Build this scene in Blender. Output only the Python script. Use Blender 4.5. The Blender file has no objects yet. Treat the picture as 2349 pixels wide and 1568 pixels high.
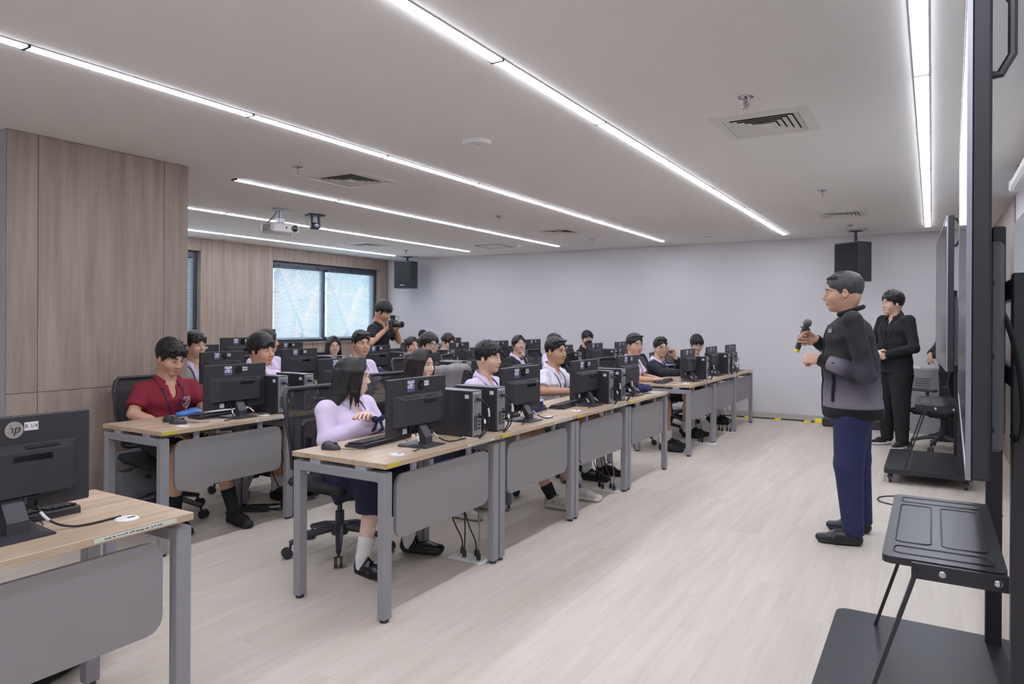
import bpy, math, random
import numpy as np
from mathutils import Matrix, Vector, Euler

random.seed(7)
scene = bpy.context.scene
COL = scene.collection
PI = math.pi

# ------------------------------------------------------------------ camera, world, exposure
F_PX, W_PX = 1605.0, 2349.0
YAW = math.atan(963.5 / 1605.0)
cam_d = bpy.data.cameras.new('camera')
cam = bpy.data.objects.new('camera', cam_d); COL.objects.link(cam)
cam_d.sensor_width = 36.0; cam_d.lens = F_PX / W_PX * 36.0
cam_d.shift_y = -47.0 / W_PX
cam_d.clip_start = 0.05; cam_d.clip_end = 200
cam.matrix_world = Matrix.Translation((0, 0, 1.40)) @ Matrix.Rotation(YAW, 4, 'Z') @ Matrix.Rotation(PI / 2, 4, 'X') @ Matrix.Rotation(0.0052, 4, 'Z')
scene.camera = cam

world = bpy.data.worlds.new('world'); scene.world = world; world.use_nodes = True
bg = world.node_tree.nodes['Background']
bg.inputs['Color'].default_value = (0.50, 0.77, 1.0, 1); bg.inputs['Strength'].default_value = 2.2
LED = 38.0                                    # emission of the ceiling light panels
vs = scene.view_settings
vs.view_transform = 'Standard'; vs.look = 'None'; vs.exposure = 0.14; vs.gamma = 1.0; vs.use_curve_mapping = False

# ------------------------------------------------------------------ materials
MATS = {}
def srgb(r, g, b):
    f = lambda c: (c / 255 / 12.92) if c / 255 <= 0.04045 else ((c / 255 + 0.055) / 1.055) ** 2.4
    return (f(r), f(g), f(b), 1)
def mat(name, col, rough=0.5, metal=0.0, noise=0.0, nscale=20, bump=0.0, bscale=200, emit=0.0, stretch=None, spec=None, alpha=None, trans=0.0):
    if name in MATS: return MATS[name]
    m = bpy.data.materials.new(name); m.use_nodes = True; MATS[name] = m
    nt = m.node_tree; p = nt.nodes['Principled BSDF']
    c = srgb(*col)
    p.inputs['Base Color'].default_value = c
    p.inputs['Roughness'].default_value = rough; p.inputs['Metallic'].default_value = metal
    if spec is not None: p.inputs['Specular IOR Level'].default_value = spec
    if trans: p.inputs['Transmission Weight'].default_value = trans
    if alpha is not None: p.inputs['Alpha'].default_value = alpha
    if emit:
        p.inputs['Emission Color'].default_value = c; p.inputs['Emission Strength'].default_value = emit
    tc = None
    def coords(st):
        t = nt.nodes.new('ShaderNodeTexCoord'); mp = nt.nodes.new('ShaderNodeMapping')
        mp.inputs['Scale'].default_value = st or (1, 1, 1)
        nt.links.new(t.outputs['Object'], mp.inputs['Vector']); return mp.outputs['Vector']
    if noise:
        n = nt.nodes.new('ShaderNodeTexNoise'); n.inputs['Scale'].default_value = nscale; n.inputs['Detail'].default_value = 5
        nt.links.new(coords(stretch), n.inputs['Vector'])
        r = nt.nodes.new('ShaderNodeMapRange'); r.inputs['From Min'].default_value = 0.3; r.inputs['From Max'].default_value = 0.7
        r.inputs['To Min'].default_value = 1 - noise; r.inputs['To Max'].default_value = 1 + noise
        nt.links.new(n.outputs['Fac'], r.inputs['Value'])
        mx = nt.nodes.new('ShaderNodeVectorMath'); mx.operation = 'SCALE'; mx.inputs[0].default_value = c[:3]
        nt.links.new(r.outputs['Result'], mx.inputs['Scale']); nt.links.new(mx.outputs['Vector'], p.inputs['Base Color'])
    if bump:
        n = nt.nodes.new('ShaderNodeTexNoise'); n.inputs['Scale'].default_value = bscale; n.inputs['Detail'].default_value = 3
        nt.links.new(coords(stretch), n.inputs['Vector'])
        b = nt.nodes.new('ShaderNodeBump'); b.inputs['Strength'].default_value = bump; b.inputs['Distance'].default_value = 0.01
        nt.links.new(n.outputs['Fac'], b.inputs['Height']); nt.links.new(b.outputs['Normal'], p.inputs['Normal'])
    return m

def wood(name, c1, c2, stretch, rough=0.45, rnd=0.0):
    """grain that runs along the axis with the smallest stretch"""
    m = bpy.data.materials.new(name); m.use_nodes = True; MATS[name] = m
    nt = m.node_tree; p = nt.nodes['Principled BSDF']; p.inputs['Roughness'].default_value = rough
    t = nt.nodes.new('ShaderNodeTexCoord'); mp = nt.nodes.new('ShaderNodeMapping'); mp.inputs['Scale'].default_value = stretch
    oi = nt.nodes.new('ShaderNodeObjectInfo')
    add = nt.nodes.new('ShaderNodeVectorMath'); add.operation = 'MULTIPLY_ADD'
    comb = nt.nodes.new('ShaderNodeCombineXYZ')
    for i in range(3): nt.links.new(oi.outputs['Random'], comb.inputs[i])
    add.inputs[1].default_value = (7.3, 11.7, 5.1)
    nt.links.new(comb.outputs[0], add.inputs[0]); nt.links.new(t.outputs['Object'], add.inputs[2])
    nt.links.new(add.outputs[0], mp.inputs['Vector'])
    n1 = nt.nodes.new('ShaderNodeTexNoise'); n1.inputs['Scale'].default_value = 1.0; n1.inputs['Detail'].default_value = 8; n1.inputs['Roughness'].default_value = 0.65
    nt.links.new(mp.outputs[0], n1.inputs['Vector'])
    cr = nt.nodes.new('ShaderNodeValToRGB'); cr.color_ramp.elements[0].position = 0.36; cr.color_ramp.elements[1].position = 0.66
    cr.color_ramp.elements[0].color = srgb(*c1); cr.color_ramp.elements[1].color = srgb(*c2)
    nt.links.new(n1.outputs['Fac'], cr.inputs['Fac'])
    if rnd:
        r = nt.nodes.new('ShaderNodeMapRange'); r.inputs['To Min'].default_value = 1 - rnd; r.inputs['To Max'].default_value = 1 + rnd
        nt.links.new(oi.outputs['Random'], r.inputs['Value'])
        sc = nt.nodes.new('ShaderNodeVectorMath'); sc.operation = 'SCALE'
        nt.links.new(cr.outputs[0], sc.inputs[0]); nt.links.new(r.outputs[0], sc.inputs['Scale']); nt.links.new(sc.outputs[0], p.inputs['Base Color'])
    else:
        nt.links.new(cr.outputs[0], p.inputs['Base Color'])
    return m

WOOD_WALL = wood('oak_veneer', (143, 127, 114), (167, 151, 139), (14, 14, 0.9), 0.5)
WOOD_DESK = wood('desk_laminate', (172, 149, 124), (199, 177, 152), (26, 1.6, 26), 0.38)
WOOD_FLOOR = wood('floor_vinyl', (196, 185, 171), (208, 199, 187), (16, 1.1, 16), 0.42, 0.018)
WHITE_WALL = mat('wall_paint', (216, 213, 216), 0.85, bump=0.03, bscale=300)
CEIL = mat('ceiling_paint', (240, 237, 234), 0.9)
GREY_METAL = mat('grey_powder_coat', (143, 142, 146), 0.45, bump=0.05, bscale=900)
PANEL_GREY = mat('panel_grey', (140, 137, 138), 0.55, bump=0.08, bscale=700)
SPACER = mat('spacer_metal', (176, 177, 190), 0.4, 0.3)
BLACK_PL = mat('black_plastic', (50, 49, 54), 0.42, bump=0.05, bscale=900)
BLACK_SM = mat('black_smooth', (30, 30, 33), 0.3)
BLACK_GLOSS = mat('black_gloss', (12, 12, 15), 0.12)
CHARC = mat('charcoal_plastic', (58, 57, 63), 0.4)
DARK_STEEL = mat('dark_steel', (46, 46, 50), 0.42, 0.15, bump=0.04, bscale=1200)
SILVER = mat('silver_metal', (176, 177, 182), 0.35, 0.7)
TOP_GREY = mat('tower_top_grey', (96, 96, 102), 0.35, 0.4)
WHITE_PL = mat('white_plastic', (232, 231, 230), 0.4)
OFFWHITE = mat('off_white_plastic', (216, 210, 206), 0.45)
LABEL_W = mat('label_paper', (214, 212, 214), 0.6)
LABEL_G = mat('label_pale_green', (206, 212, 200), 0.5)
LABEL_B = mat('label_blue', (58, 58, 150), 0.5)
INK = mat('print_ink', (70, 70, 78), 0.6)
TAPE_Y = mat('yellow_tape', (206, 184, 62), 0.45)
TAPE_FLOOR = mat('yellow_floor_tape', (238, 210, 30), 0.5)
CABLE = mat('cable_black', (22, 22, 24), 0.45)
CABLE_G = mat('cable_grey', (150, 146, 138), 0.45)
MESHF = mat('chair_mesh', (52, 51, 56), 0.75, alpha=0.62, bump=0.3, bscale=600)
FABRIC_BK = mat('seat_fabric', (40, 40, 44), 0.9, bump=0.2, bscale=500)
GLASS = mat('window_glass', (235, 245, 250), 0.02, trans=1.0, alpha=0.18)
ALU = mat('window_frame_grey', (84, 88, 98), 0.4, 0.5)
BLIND = mat('blind_slat', (236, 238, 242), 0.5)
_nt = BLIND.node_tree; _tr = _nt.nodes.new('ShaderNodeBsdfTranslucent'); _tr.inputs['Color'].default_value = srgb(240, 242, 246); _mx = _nt.nodes.new('ShaderNodeMixShader'); _mx.inputs['Fac'].default_value = 0.5
_nt.links.new(_nt.nodes['Principled BSDF'].outputs[0], _mx.inputs[1]); _nt.links.new(_tr.outputs[0], _mx.inputs[2]); _nt.links.new(_mx.outputs[0], _nt.nodes['Material Output'].inputs['Surface'])
LIGHT = mat('light_diffuser', (237, 241, 255), 0.4, emit=LED)
CHROME = mat('chrome', (200, 200, 205), 0.15, 1.0)
SKIRT_B = mat('baseboard_grey', (186, 180, 176), 0.5)
SCREEN = mat('screen_glass', (20, 20, 26), 0.06)
LACQ = mat('face_plate_white', (222, 219, 214), 0.45)

# ------------------------------------------------------------------ mesh builder
class MB:
    def __init__(s): s.v = []; s.f = []; s.mi = []; s.m = 0
    def add(s, vs, fs, m=None):
        o = len(s.v); s.v += [tuple(map(float, p)) for p in vs]
        for f in fs: s.f.append(tuple(i + o for i in f)); s.mi.append(s.m if m is None else m)
    def box(s, c, d, m=None, R=None):
        x, y, z = d[0] / 2, d[1] / 2, d[2] / 2
        vs = [(a * x, b * y, e * z) for a in (-1, 1) for b in (-1, 1) for e in (-1, 1)]
        s._put(vs, [(0, 1, 3, 2), (4, 6, 7, 5), (0, 4, 5, 1), (2, 3, 7, 6), (0, 2, 6, 4), (1, 5, 7, 3)], c, R, m)
    def _put(s, vs, fs, c, R, m):
        if R is not None: vs = [R @ Vector(p) for p in vs]
        s.add([(p[0] + c[0], p[1] + c[1], p[2] + c[2]) for p in vs], fs, m)
    def bb(s, lo, hi, m=None): s.box([(a + b) / 2 for a, b in zip(lo, hi)], [b - a for a, b in zip(lo, hi)], m)
    def rbox(s, c, d, b, m=None, R=None):
        h = [t / 2 for t in d]; b = min(b, min(h) * 0.98)
        vs = []; ix = {}
        for sx in (-1, 1):
            for sy in (-1, 1):
                for sz in (-1, 1):
                    for ax in range(3):
                        p = [sx * h[0], sy * h[1], sz * h[2]]
                        for k in range(3):
                            if k != ax: p[k] -= (sx, sy, sz)[k] * b
                        ix[(sx, sy, sz, ax)] = len(vs); vs.append(p)
        fs = []
        for ax in range(3):
            u, w = (ax + 1) % 3, (ax + 2) % 3
            for sg in (-1, 1):
                q = []
                for (a, e) in ((-1, -1), (1, -1), (1, 1), (-1, 1)):
                    k = [0, 0, 0]; k[ax] = sg; k[u] = a; k[w] = e; q.append(ix[tuple(k) + (ax,)])
                fs.append(tuple(q) if sg > 0 else tuple(q[::-1]))
        for ax in range(3):
            u, w = (ax + 1) % 3, (ax + 2) % 3
            for a in (-1, 1):
                for e in (-1, 1):
                    k0 = [0, 0, 0]; k0[ax] = -1; k0[u] = a; k0[w] = e; k1 = list(k0); k1[ax] = 1
                    q = [ix[tuple(k0) + (u,)], ix[tuple(k1) + (u,)], ix[tuple(k1) + (w,)], ix[tuple(k0) + (w,)]]
                    fs.append(tuple(q) if a * e < 0 else tuple(q[::-1]))
        for sx in (-1, 1):
            for sy in (-1, 1):
                for sz in (-1, 1):
                    q = [ix[(sx, sy, sz, a)] for a in range(3)]
                    fs.append(tuple(q) if sx * sy * sz > 0 else tuple(q[::-1]))
        s._put(vs, fs, c, R, m)
    def ring(s, c, x, y, r, n): return [tuple(c + (x * math.cos(t) + y * math.sin(t)) * r) for t in (2 * PI * i / n for i in range(n))]
    def cyl(s, a, b, r, n=12, r2=None, caps=True, m=None):
        a = Vector(a); b = Vector(b); r2 = r if r2 is None else r2
        z = (b - a).normalized(); x = z.orthogonal().normalized(); y = z.cross(x)
        vs = s.ring(a, x, y, r, n) + s.ring(b, x, y, r2, n)
        fs = [(i, (i + 1) % n, n + (i + 1) % n, n + i) for i in range(n)]
        if caps: fs += [tuple(range(n - 1, -1, -1)), tuple(range(n, 2 * n))]
        s.add(vs, fs, m)
    def tube(s, pts, r, n=6, m=None, closed=False):
        P = [Vector(p) for p in pts]; K = len(P); vs = []; x = None
        for i, p in enumerate(P):
            if closed: t = P[(i + 1) % K] - P[i - 1]
            else: t = P[min(i + 1, K - 1)] - P[max(i - 1, 0)]
            t.normalize()
            x = t.orthogonal().normalized() if x is None else (x - t * x.dot(t)).normalized()
            vs += s.ring(p, x, t.cross(x), r if not hasattr(r, '__len__') else r[i], n)
        fs = []
        for i in range(K if closed else K - 1):
            j = (i + 1) % K
            for k in range(n): fs.append((i * n + k, i * n + (k + 1) % n, j * n + (k + 1) % n, j * n + k))
        if not closed: fs += [tuple(range(n - 1, -1, -1)), tuple((K - 1) * n + k for k in range(n))]
        s.add(vs, fs, m)
    def prism(s, poly, ax, t0, t1, m=None):
        """polygon (CCW) in the plane of the other two axes, extruded along ax"""
        u, w = (ax + 1) % 3, (ax + 2) % 3; n = len(poly); vs = []
        for t in (t0, t1):
            for p in poly:
                q = [0, 0, 0]; q[ax] = t; q[u] = p[0]; q[w] = p[1]; vs.append(q)
        fs = [(i, (i + 1) % n, n + (i + 1) % n, n + i) for i in range(n)] + [tuple(range(n - 1, -1, -1)), tuple(range(n, 2 * n))]
        s.add(vs, fs, m)
    def lathe(s, prof, n=20, c=(0, 0, 0), m=None, R=None):
        vs = []; fs = []
        for (r, z) in prof:
            for i in range(n): vs.append((r * math.cos(2 * PI * i / n), r * math.sin(2 * PI * i / n), z))
        for k in range(len(prof) - 1):
            for i in range(n): fs.append((k * n + i, k * n + (i + 1) % n, (k + 1) * n + (i + 1) % n, (k + 1) * n + i))
        fs += [tuple(range(n - 1, -1, -1)), tuple((len(prof) - 1) * n + i for i in range(n))]
        s._put(vs, fs, c, R, m)
    def ell(s, c, r, n=12, k=8, m=None, R=None):
        vs = [(0, 0, -r[2])]; fs = []
        for j in range(1, k):
            a = -PI / 2 + PI * j / k
            for i in range(n): vs.append((r[0] * math.cos(a) * math.cos(2 * PI * i / n), r[1] * math.cos(a) * math.sin(2 * PI * i / n), r[2] * math.sin(a)))
        vs.append((0, 0, r[2])); L = len(vs) - 1
        for i in range(n): fs.append((0, 1 + (i + 1) % n, 1 + i)); fs.append((L, L - n + i, L - n + (i + 1) % n))
        for j in range(k - 2):
            for i in range(n): fs.append((1 + j * n + i, 1 + j * n + (i + 1) % n, 1 + (j + 1) * n + (i + 1) % n, 1 + (j + 1) * n + i))
        s._put(vs, fs, c, R, m)
    def mesh(s, name, mats, ang=0.6):
        me = bpy.data.meshes.new(name); me.from_pydata(s.v, [], s.f)
        mats = mats if isinstance(mats, (list, tuple)) else [mats]
        for mm in mats: me.materials.append(mm)
        if len(mats) > 1: me.polygons.foreach_set('material_index', np.array(s.mi, dtype=np.int32))
        shade(me, ang); return me
    def obj(s, name, mats, parent=None, ang=0.6): return link(name, s.mesh(name, mats, ang), parent)

def shade(me, ang):
    me.polygons.foreach_set('use_smooth', np.ones(len(me.polygons), dtype=bool))
    if ang is not None and ang < 3: me.set_sharp_from_angle(angle=ang)
    me.update()
def link(name, data, parent=None):
    o = bpy.data.objects.new(name, data); COL.objects.link(o)
    if parent is not None: o.parent = parent
    return o
def tag(o, label, cat, group=None, kind=None):
    if label: o['label'] = label
    if cat: o['category'] = cat
    if group: o['group'] = group
    if kind: o['kind'] = kind
    return o
def thing(name, label, cat, loc=(0, 0, 0), rz=0.0, group=None):
    o = link(name, None); o.location = loc; o.rotation_euler = (0, 0, rz); o.empty_display_size = 0.1
    return tag(o, label, cat, group)
def struct(o): o['kind'] = 'structure'; return o
def copy_tree(o, parent=None):
    c = o.copy(); COL.objects.link(c)
    if parent is not None: c.parent = parent; c.matrix_parent_inverse = o.matrix_parent_inverse
    for ch in o.children: copy_tree(ch, c)
    return c
def place(o, loc, rz, label, group=None):
    o.location = loc; o.rotation_euler = (0, 0, rz); o['label'] = label
    if group: o['group'] = group
    return o
def rrect(y0, y1, z0, z1, r, n=5):
    p = []
    for cx, cz, a in ((y1 - r, z0 + r, -PI / 2), (y1 - r, z1 - r, 0), (y0 + r, z1 - r, PI / 2), (y0 + r, z0 + r, PI)):
        for i in range(n + 1): t = a + PI / 2 * i / n; p.append((cx + r * math.cos(t), cz + r * math.sin(t)))
    return p
def bez(p0, p1, p2, p3, n=12):
    P = [Vector(p) for p in (p0, p1, p2, p3)]
    return [P[0] * (1 - t) ** 3 + P[1] * 3 * t * (1 - t) ** 2 + P[2] * 3 * t * t * (1 - t) + P[3] * t ** 3 for t in (i / n for i in range(n + 1))]
TXT = {}
def text(s, size, depth=0.0004):
    if (s, size) in TXT: return TXT[(s, size)]
    cu = bpy.data.curves.new('t', 'FONT'); cu.body = s; cu.size = size; cu.extrude = depth; cu.align_x = 'CENTER'; cu.align_y = 'CENTER'; cu.resolution_u = 3
    o = bpy.data.objects.new('t', cu); COL.objects.link(o)
    bpy.context.view_layer.update()
    me = bpy.data.meshes.new_from_object(o.evaluated_get(bpy.context.evaluated_depsgraph_get()))
    bpy.data.objects.remove(o); bpy.data.curves.remove(cu)
    r = ([tuple(v.co) for v in me.vertices], [tuple(p.vertices) for p in me.polygons]); bpy.data.meshes.remove(me)
    TXT[(s, size)] = r; return r
def put_text(mb, s, size, M, m=None, sx=1.0):
    vs, fs = text(s, size); mb.add([M @ Vector((v[0] * sx, v[1], v[2])) for v in vs], fs, m)
# a frame whose x (reading direction), y (up) and z (out of the surface) are given
def frame(o, x, y):
    x = Vector(x).normalized(); y = Vector(y).normalized(); z = x.cross(y)
    return Matrix(((x.x, y.x, z.x, o[0]), (x.y, y.y, z.y, o[1]), (x.z, y.z, z.z, o[2]), (0, 0, 0, 1)))
# ------------------------------------------------------------------ the room
XL, XR, YB, YR, CZ = -9.40, 0.68, 10.80, -2.6, 2.62
sun_d = bpy.data.lights.new('sun', 'SUN'); sun_d.energy = 16.0; sun_d.angle = 0.02
sun = bpy.data.objects.new('sun', sun_d); COL.objects.link(sun)
sun.rotation_euler = Vector((-0.30, 0.12, -1.0)).to_track_quat('-Z', 'Y').to_euler()

# floor: slab, laid with vinyl planks; the planks in view are pieces of their own
b = MB(); b.bb((XL - .2, YR - .2, -.2), (XR + .2, YB + .2, -.004)); floor = struct(b.obj('floor', WOOD_FLOOR))
PWX, PLY = 0.185, 1.22
b = MB(); b.rbox((0, 0, -.002), (PWX - .0003, PLY - .0003, .004), .00012); plank_me = b.mesh('plank', WOOD_FLOOR, 0.3)
rest = MB(); n_pl = 0
rows = int((XR - XL) / PWX) + 1
cells = []
for i in range(rows):
    off = (i * 0.415) % PLY
    y = YR - PLY + off
    while y < YB:
        x0, y0, y1 = XR - (i + 1) * PWX, max(y, YR), min(y + PLY, YB)
        if x0 < XL: break
        cells.append((x0 + PWX / 2, y0, y1, y)); y += PLY
full = [c for c in cells if abs((c[2] - c[1]) - PLY) < 1e-6 and c[0] > -4.2 and c[2] > 1.0]
full.sort(key=lambda c: math.hypot(c[0] + .8, c[1] + .6))
chosen = set((c[0], c[3]) for c in full[:290])
for c in cells:
    if (c[0], c[3]) in chosen:
        o = link('plank', plank_me, floor); o.location = (c[0], (c[1] + c[2]) / 2, 0)
    elif c[2] - c[1] > .01:
        rest.rbox((c[0], (c[1] + c[2]) / 2, -.002), (PWX - .0003, c[2] - c[1] - .0003, .004), .00012)
o = rest.obj('plank_field', WOOD_FLOOR, floor, 0.3); o['kind'] = 'stuff'

b = MB(); b.bb((XL - .2, YR - .2, CZ), (XR + .2, YB + .2, CZ + .2)); struct(b.obj('ceiling', CEIL))
b = MB(); b.bb((XL - .2, YB, -.004), (XR + .2, YB + .2, CZ)); struct(b.obj('wall_back', WHITE_WALL))
b = MB(); b.bb((XL - .2, YR - .2, -.004), (XR + .2, YR, CZ)); struct(b.obj('wall_rear', WHITE_WALL))
b = MB(); b.bb((XL, YB - .012, 0), (XR, YB, .075)); b.bb((XL, YB - .009, .075), (XR, YB, .08)); struct(b.obj('baseboard_back', SKIRT_B))

# left wall with two window openings, clad in oak veneer panels
W1 = (7.92, 10.54, 1.00, 2.40); W2 = (4.60, 6.58, 1.00, 2.43)
def wall_rects(y0, y1, z0, z1, holes):
    ys = sorted({y0, y1} | {v for h in holes for v in h[:2] if y0 < v < y1})
    out = []
    for a, e in zip(ys, ys[1:]):
        hs = [h for h in holes if h[0] <= a + 1e-6 and h[1] >= e - 1e-6]
        if hs:
            h = hs[0]; out.append((a, e, z0, h[2])); out.append((a, e, h[3], z1))
        else: out.append((a, e, z0, z1))
    return out
b = MB()
for (a, e, z0, z1) in wall_rects(YR - .2, YB + .2, -.004, CZ, [W1, W2]): b.bb((XL - .22, a, z0), (XL, e, z1))
wl = struct(b.obj('wall_left', WOOD_WALL))
def panels(parent, x, rects, t=.012, gap=.0035, matl=WOOD_WALL, sgn=1):
    for (y0, y1, z0, z1) in rects:
        m = MB(); m.rbox((0, 0, 0), (t, y1 - y0 - gap, z1 - z0 - gap), .001)
        p = m.obj('panel', matl, parent); p.location = (x + sgn * t / 2, (y0 + y1) / 2, (z0 + z1) / 2)
joints = [3.6, 4.6, 5.68, 6.76, 7.74, 8.80, 9.86, YB - .012]
rects = []
for a, e in zip(joints, joints[1:]):
    for r in wall_rects(a, e, 0.0, CZ, [W1, W2]): rects.append(r)
panels(wl, XL, rects)
panels(wl, XL, [(YR, 0.4, 0, CZ), (0.4, 2.0, 0, CZ), (2.0, 3.6, 0, CZ)])
# window reveals and windows
def window(name, W, mull):
    y0, y1, z0, z1 = W
    w = struct(link(name, None)); w.location = (XL, 0, 0)
    fr = MB(); X0, X1 = -.20, -.08
    for lo, hi in (((X0, y0, z1 - .075), (X1, y1, z1)), ((X0, y0, z0), (X1, y1, z0 + .06)), ((X0, y0, z0 + .06), (X1, y0 + .06, z1 - .075)), ((X0, y1 - .085, z0 + .06), (X1, y1, z1 - .075))): fr.bb(lo, hi)
    fr.obj('window_frame', ALU, w)
    sl = MB(); sl.bb((-.08, y0 + .002, z0), (.035, y1 - .002, z0 + .022)); sl.obj('window_sill', WOOD_WALL, w)
    ya, yb, za, zb = y0 + .06, y1 - .085, z0 + .06, z1 - .075
    for k, (p, q, x) in enumerate(((ya, mull + .045, -.165), (mull - .045 + .06, yb, -.12))):
        s = MB(); t = .045
        for lo, hi in (((x - .018, p, za), (x + .018, p + t, zb)), ((x - .018, q - t, za), (x + .018, q, zb)), ((x - .018, p + t, za), (x + .018, q - t, za + t)), ((x - .018, p + t, zb - t), (x + .018, q - t, zb))): s.bb(lo, hi)
        so = s.obj('sash', ALU, w)
        g = MB(); g.bb((x - .003, p + t, za + t), (x + .003, q - t, zb - t)); g.obj('pane', GLASS, so)
        if k == 1:
            h = MB(); h.rbox((x + .025, p + .022, 1.62), (.014, .016, .16), .004); h.obj('sash_handle', BLACK_PL, so)
    return w
window('window_1', W1, 9.13); window('window_2', W2, 5.6)
def blind(label, y0, y1, ztop, zbot, x):
    t = thing('venetian_blind', label, 'blind', (x, (y0 + y1) / 2, zbot), 0, 'venetian blinds in the windows')
    L = y1 - y0; H = ztop - zbot
    m = MB(); m.rbox((0, 0, H - .012), (.028, L, .026), .003); hr = m.obj('headrail', ALU, t)
    for k in range(3):
        m = MB(); m.rbox((0.004, -L / 2 + L * (.1 + .4 * k), H - .002), (.04, .03, .03), .002); m.obj('bracket', BLACK_PL, t)
    m = MB(); pitch = .0245; z = H - .045; ca, sa = math.cos(.20), math.sin(.20)
    while z > .03:
        w = .0125
        pr = [(-w, -w * .20), (-w * .4, .0012), (w * .4, .0012), (w, -w * .0), (w, .0006), (w * .4, .0018), (-w * .4, .0018), (-w, -w * .20 + .0006)]
        pts = [(p[0] * .86, p[1] + p[0] * .5) for p in pr]
        vs = []
        for yy in (-L / 2 + .004, L / 2 - .004): vs += [(p[0], yy, z + p[1]) for p in pts]
        n = 8; m.add(vs, [(i, (i + 1) % n, n + (i + 1) % n, n + i) for i in range(n)] + [tuple(range(n)), tuple(range(2 * n - 1, n - 1, -1))]); z -= pitch
    s = m.obj('slats', BLIND, t, 0.3); s['kind'] = 'stuff'
    m = MB(); m.rbox((0, 0, .012), (.026, L, .016), .003); m.obj('bottom_rail', BLIND, t)
    for k in range(3):
        yy = -L / 2 + L * (.12 + .38 * k)
        for dx in (-.014, .014):
            m = MB(); m.cyl((dx, yy, .015), (dx, yy, H - .02), .0009, 5, caps=False); m.obj('ladder_cord', BLIND, t)
    return t
blind('white venetian blind in the window half farther from the back corner', 7.99, 9.07, 2.325, 1.07, XL - .055)
blind('white venetian blind in the window half beside the back corner', 9.19, 10.44, 2.325, 1.07, XL - .055)
blind('blind in the narrow strip of window seen past the oak column', 4.67, 6.50, 2.355, 1.07, XL - .055)

# outside: white lattice of the facade
LAT = mat('lattice_white', (240, 242, 245), 0.6)
fac = thing('exterior_lattice', 'white diagonal lattice on the facade outside the blinds', 'facade', (XL - 1.15, 8.6, 0))
def bar(p, q, w, d=.10, x=0.0):
    m = MB(); a, c = Vector((x, *p)), Vector((x, *q)); L = (c - a).length; an = math.atan2(q[1] - p[1], q[0] - p[0])
    m.box((a + c) / 2, (d, L, w), R=Matrix.Rotation(an, 3, 'X')); return m.obj('lattice_bar', LAT, fac)
for yy in np.arange(-5.0, 4.6, 1.2):
    bar((yy, -1.2), (yy + 1.2, 1.15), .10); bar((yy + 1.2, -1.2), (yy, 1.15), .10, x=.11)
    bar((yy, 1.15), (yy + 1.2, 3.5), .10); bar((yy + 1.2, 1.15), (yy, 3.5), .10, x=.11)
    bar((yy + .005, .35), (yy + 1.195, .35), .07, x=-.11); bar((yy + .005, 1.95), (yy + 1.195, 1.95), .07, x=-.11)
b = MB(); b.bb((-.40, -.42, -1.2), (-.20, -.18, 3.6)); b.obj('facade_post', mat('facade_post_blue', (150, 178, 214), .5), fac)
b = MB(); b.bb((-.40, 1.05, -1.2), (-.20, 1.2, 3.6)); b.obj('facade_post', LAT, fac)

# column clad in oak panels
b = MB(); b.bb((-6.10, 2.17, -.004), (-5.092, 3.44, CZ)); cl = struct(b.obj('wall_column', mat('column_side_grey', (186, 184, 188), .7)))  # core in one pale grey, lighter than the oak panels
panels(cl, -5.092, [(a, e, z0, z1) for a, e in ((2.17, 2.357), (2.357, 3.245), (3.245, 3.44)) for z0, z1 in ((0, .915), (.915, CZ))])
b = MB(); b.bb((-6.10, 3.44, 0), (-5.092, 3.452, CZ)); b.obj('panel', WOOD_WALL, cl)

# right wall: oak panels towards the back, white glossy glass board nearer
b = MB(); b.bb((XR, YR - .2, -.004), (XR + .2, YB + .2, CZ)); wr = struct(b.obj('wall_right', WHITE_WALL))
panels(wr, XR, [(8.18, 9.5, 0, CZ), (9.5, YB - .012, 0, CZ)], sgn=-1)
b = MB(); b.bb((XR - .016, 2.0, .55), (XR - .002, 8.17, 2.35)); gb = b.obj('glass_board', mat('glass_board_white', (206, 214, 216), .08))
tag(gb, 'pale glass board on the wall behind the big displays', 'board')

# ------------------------------------------------------------------ ceiling lights
SEG = [1.56, 2.76, 3.95, 5.16, 6.39, 7.61, 8.82, 10.07]
STR = [(-.05, -2.1, 8), (-1.745, -2.1, 8), (-3.48, -2.1, 8), (-5.18, 3.95, 8), (-6.93, 3.95, 8), (-8.61, 3.95, 8)]
LAB = ['linear ceiling light above the big displays', 'linear ceiling light between the presenter and the front desk row', 'linear ceiling light above the front row from the oak column side',
       'linear ceiling light that starts past the oak column', 'linear ceiling light running behind the projector', 'linear ceiling light closest to the window wall']
for (x, ystart, _), lb in zip(STR, LAB):
    cuts = [-2.1, -.88, .34] + SEG
    cuts = [c for c in cuts if c >= ystart - .01]
    if ystart < 0: cuts[-1] = 10.2
    t = thing('ceiling_light', lb, 'ceiling light', (x, 0, CZ), 0, 'linear ceiling lights')
    for a, e in zip(cuts, cuts[1:]):
        m = MB(); w = .029
        pr = [(-w, .0), (-w, -.005), (-w * .85, -.009), (w * .85, -.009), (w, -.005), (w, .0)]
        vs = [(p[0], yy, p[1]) for yy in (a + .010, e - .010) for p in pr]; n = 6
        m.add(vs, [(i, (i + 1) % n, n + (i + 1) % n, n + i)[::-1] for i in range(n)] + [tuple(range(n)), tuple(range(2 * n - 1, n - 1, -1))])
        m.obj('diffuser', LIGHT, t, 0.3)
    for c in cuts:
        m = MB(); m.box((0, c, -.0065), (.070, .014, .013)); m.obj('joint_cap', CHARC, t)
    for s in (-1, 1):
        m = MB(); m.bb((s * .0315 - .0015, cuts[0], -.004), (s * .0315 + .0015, cuts[-1], 0)); m.obj('edge_trim', GREY_METAL, t)

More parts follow.
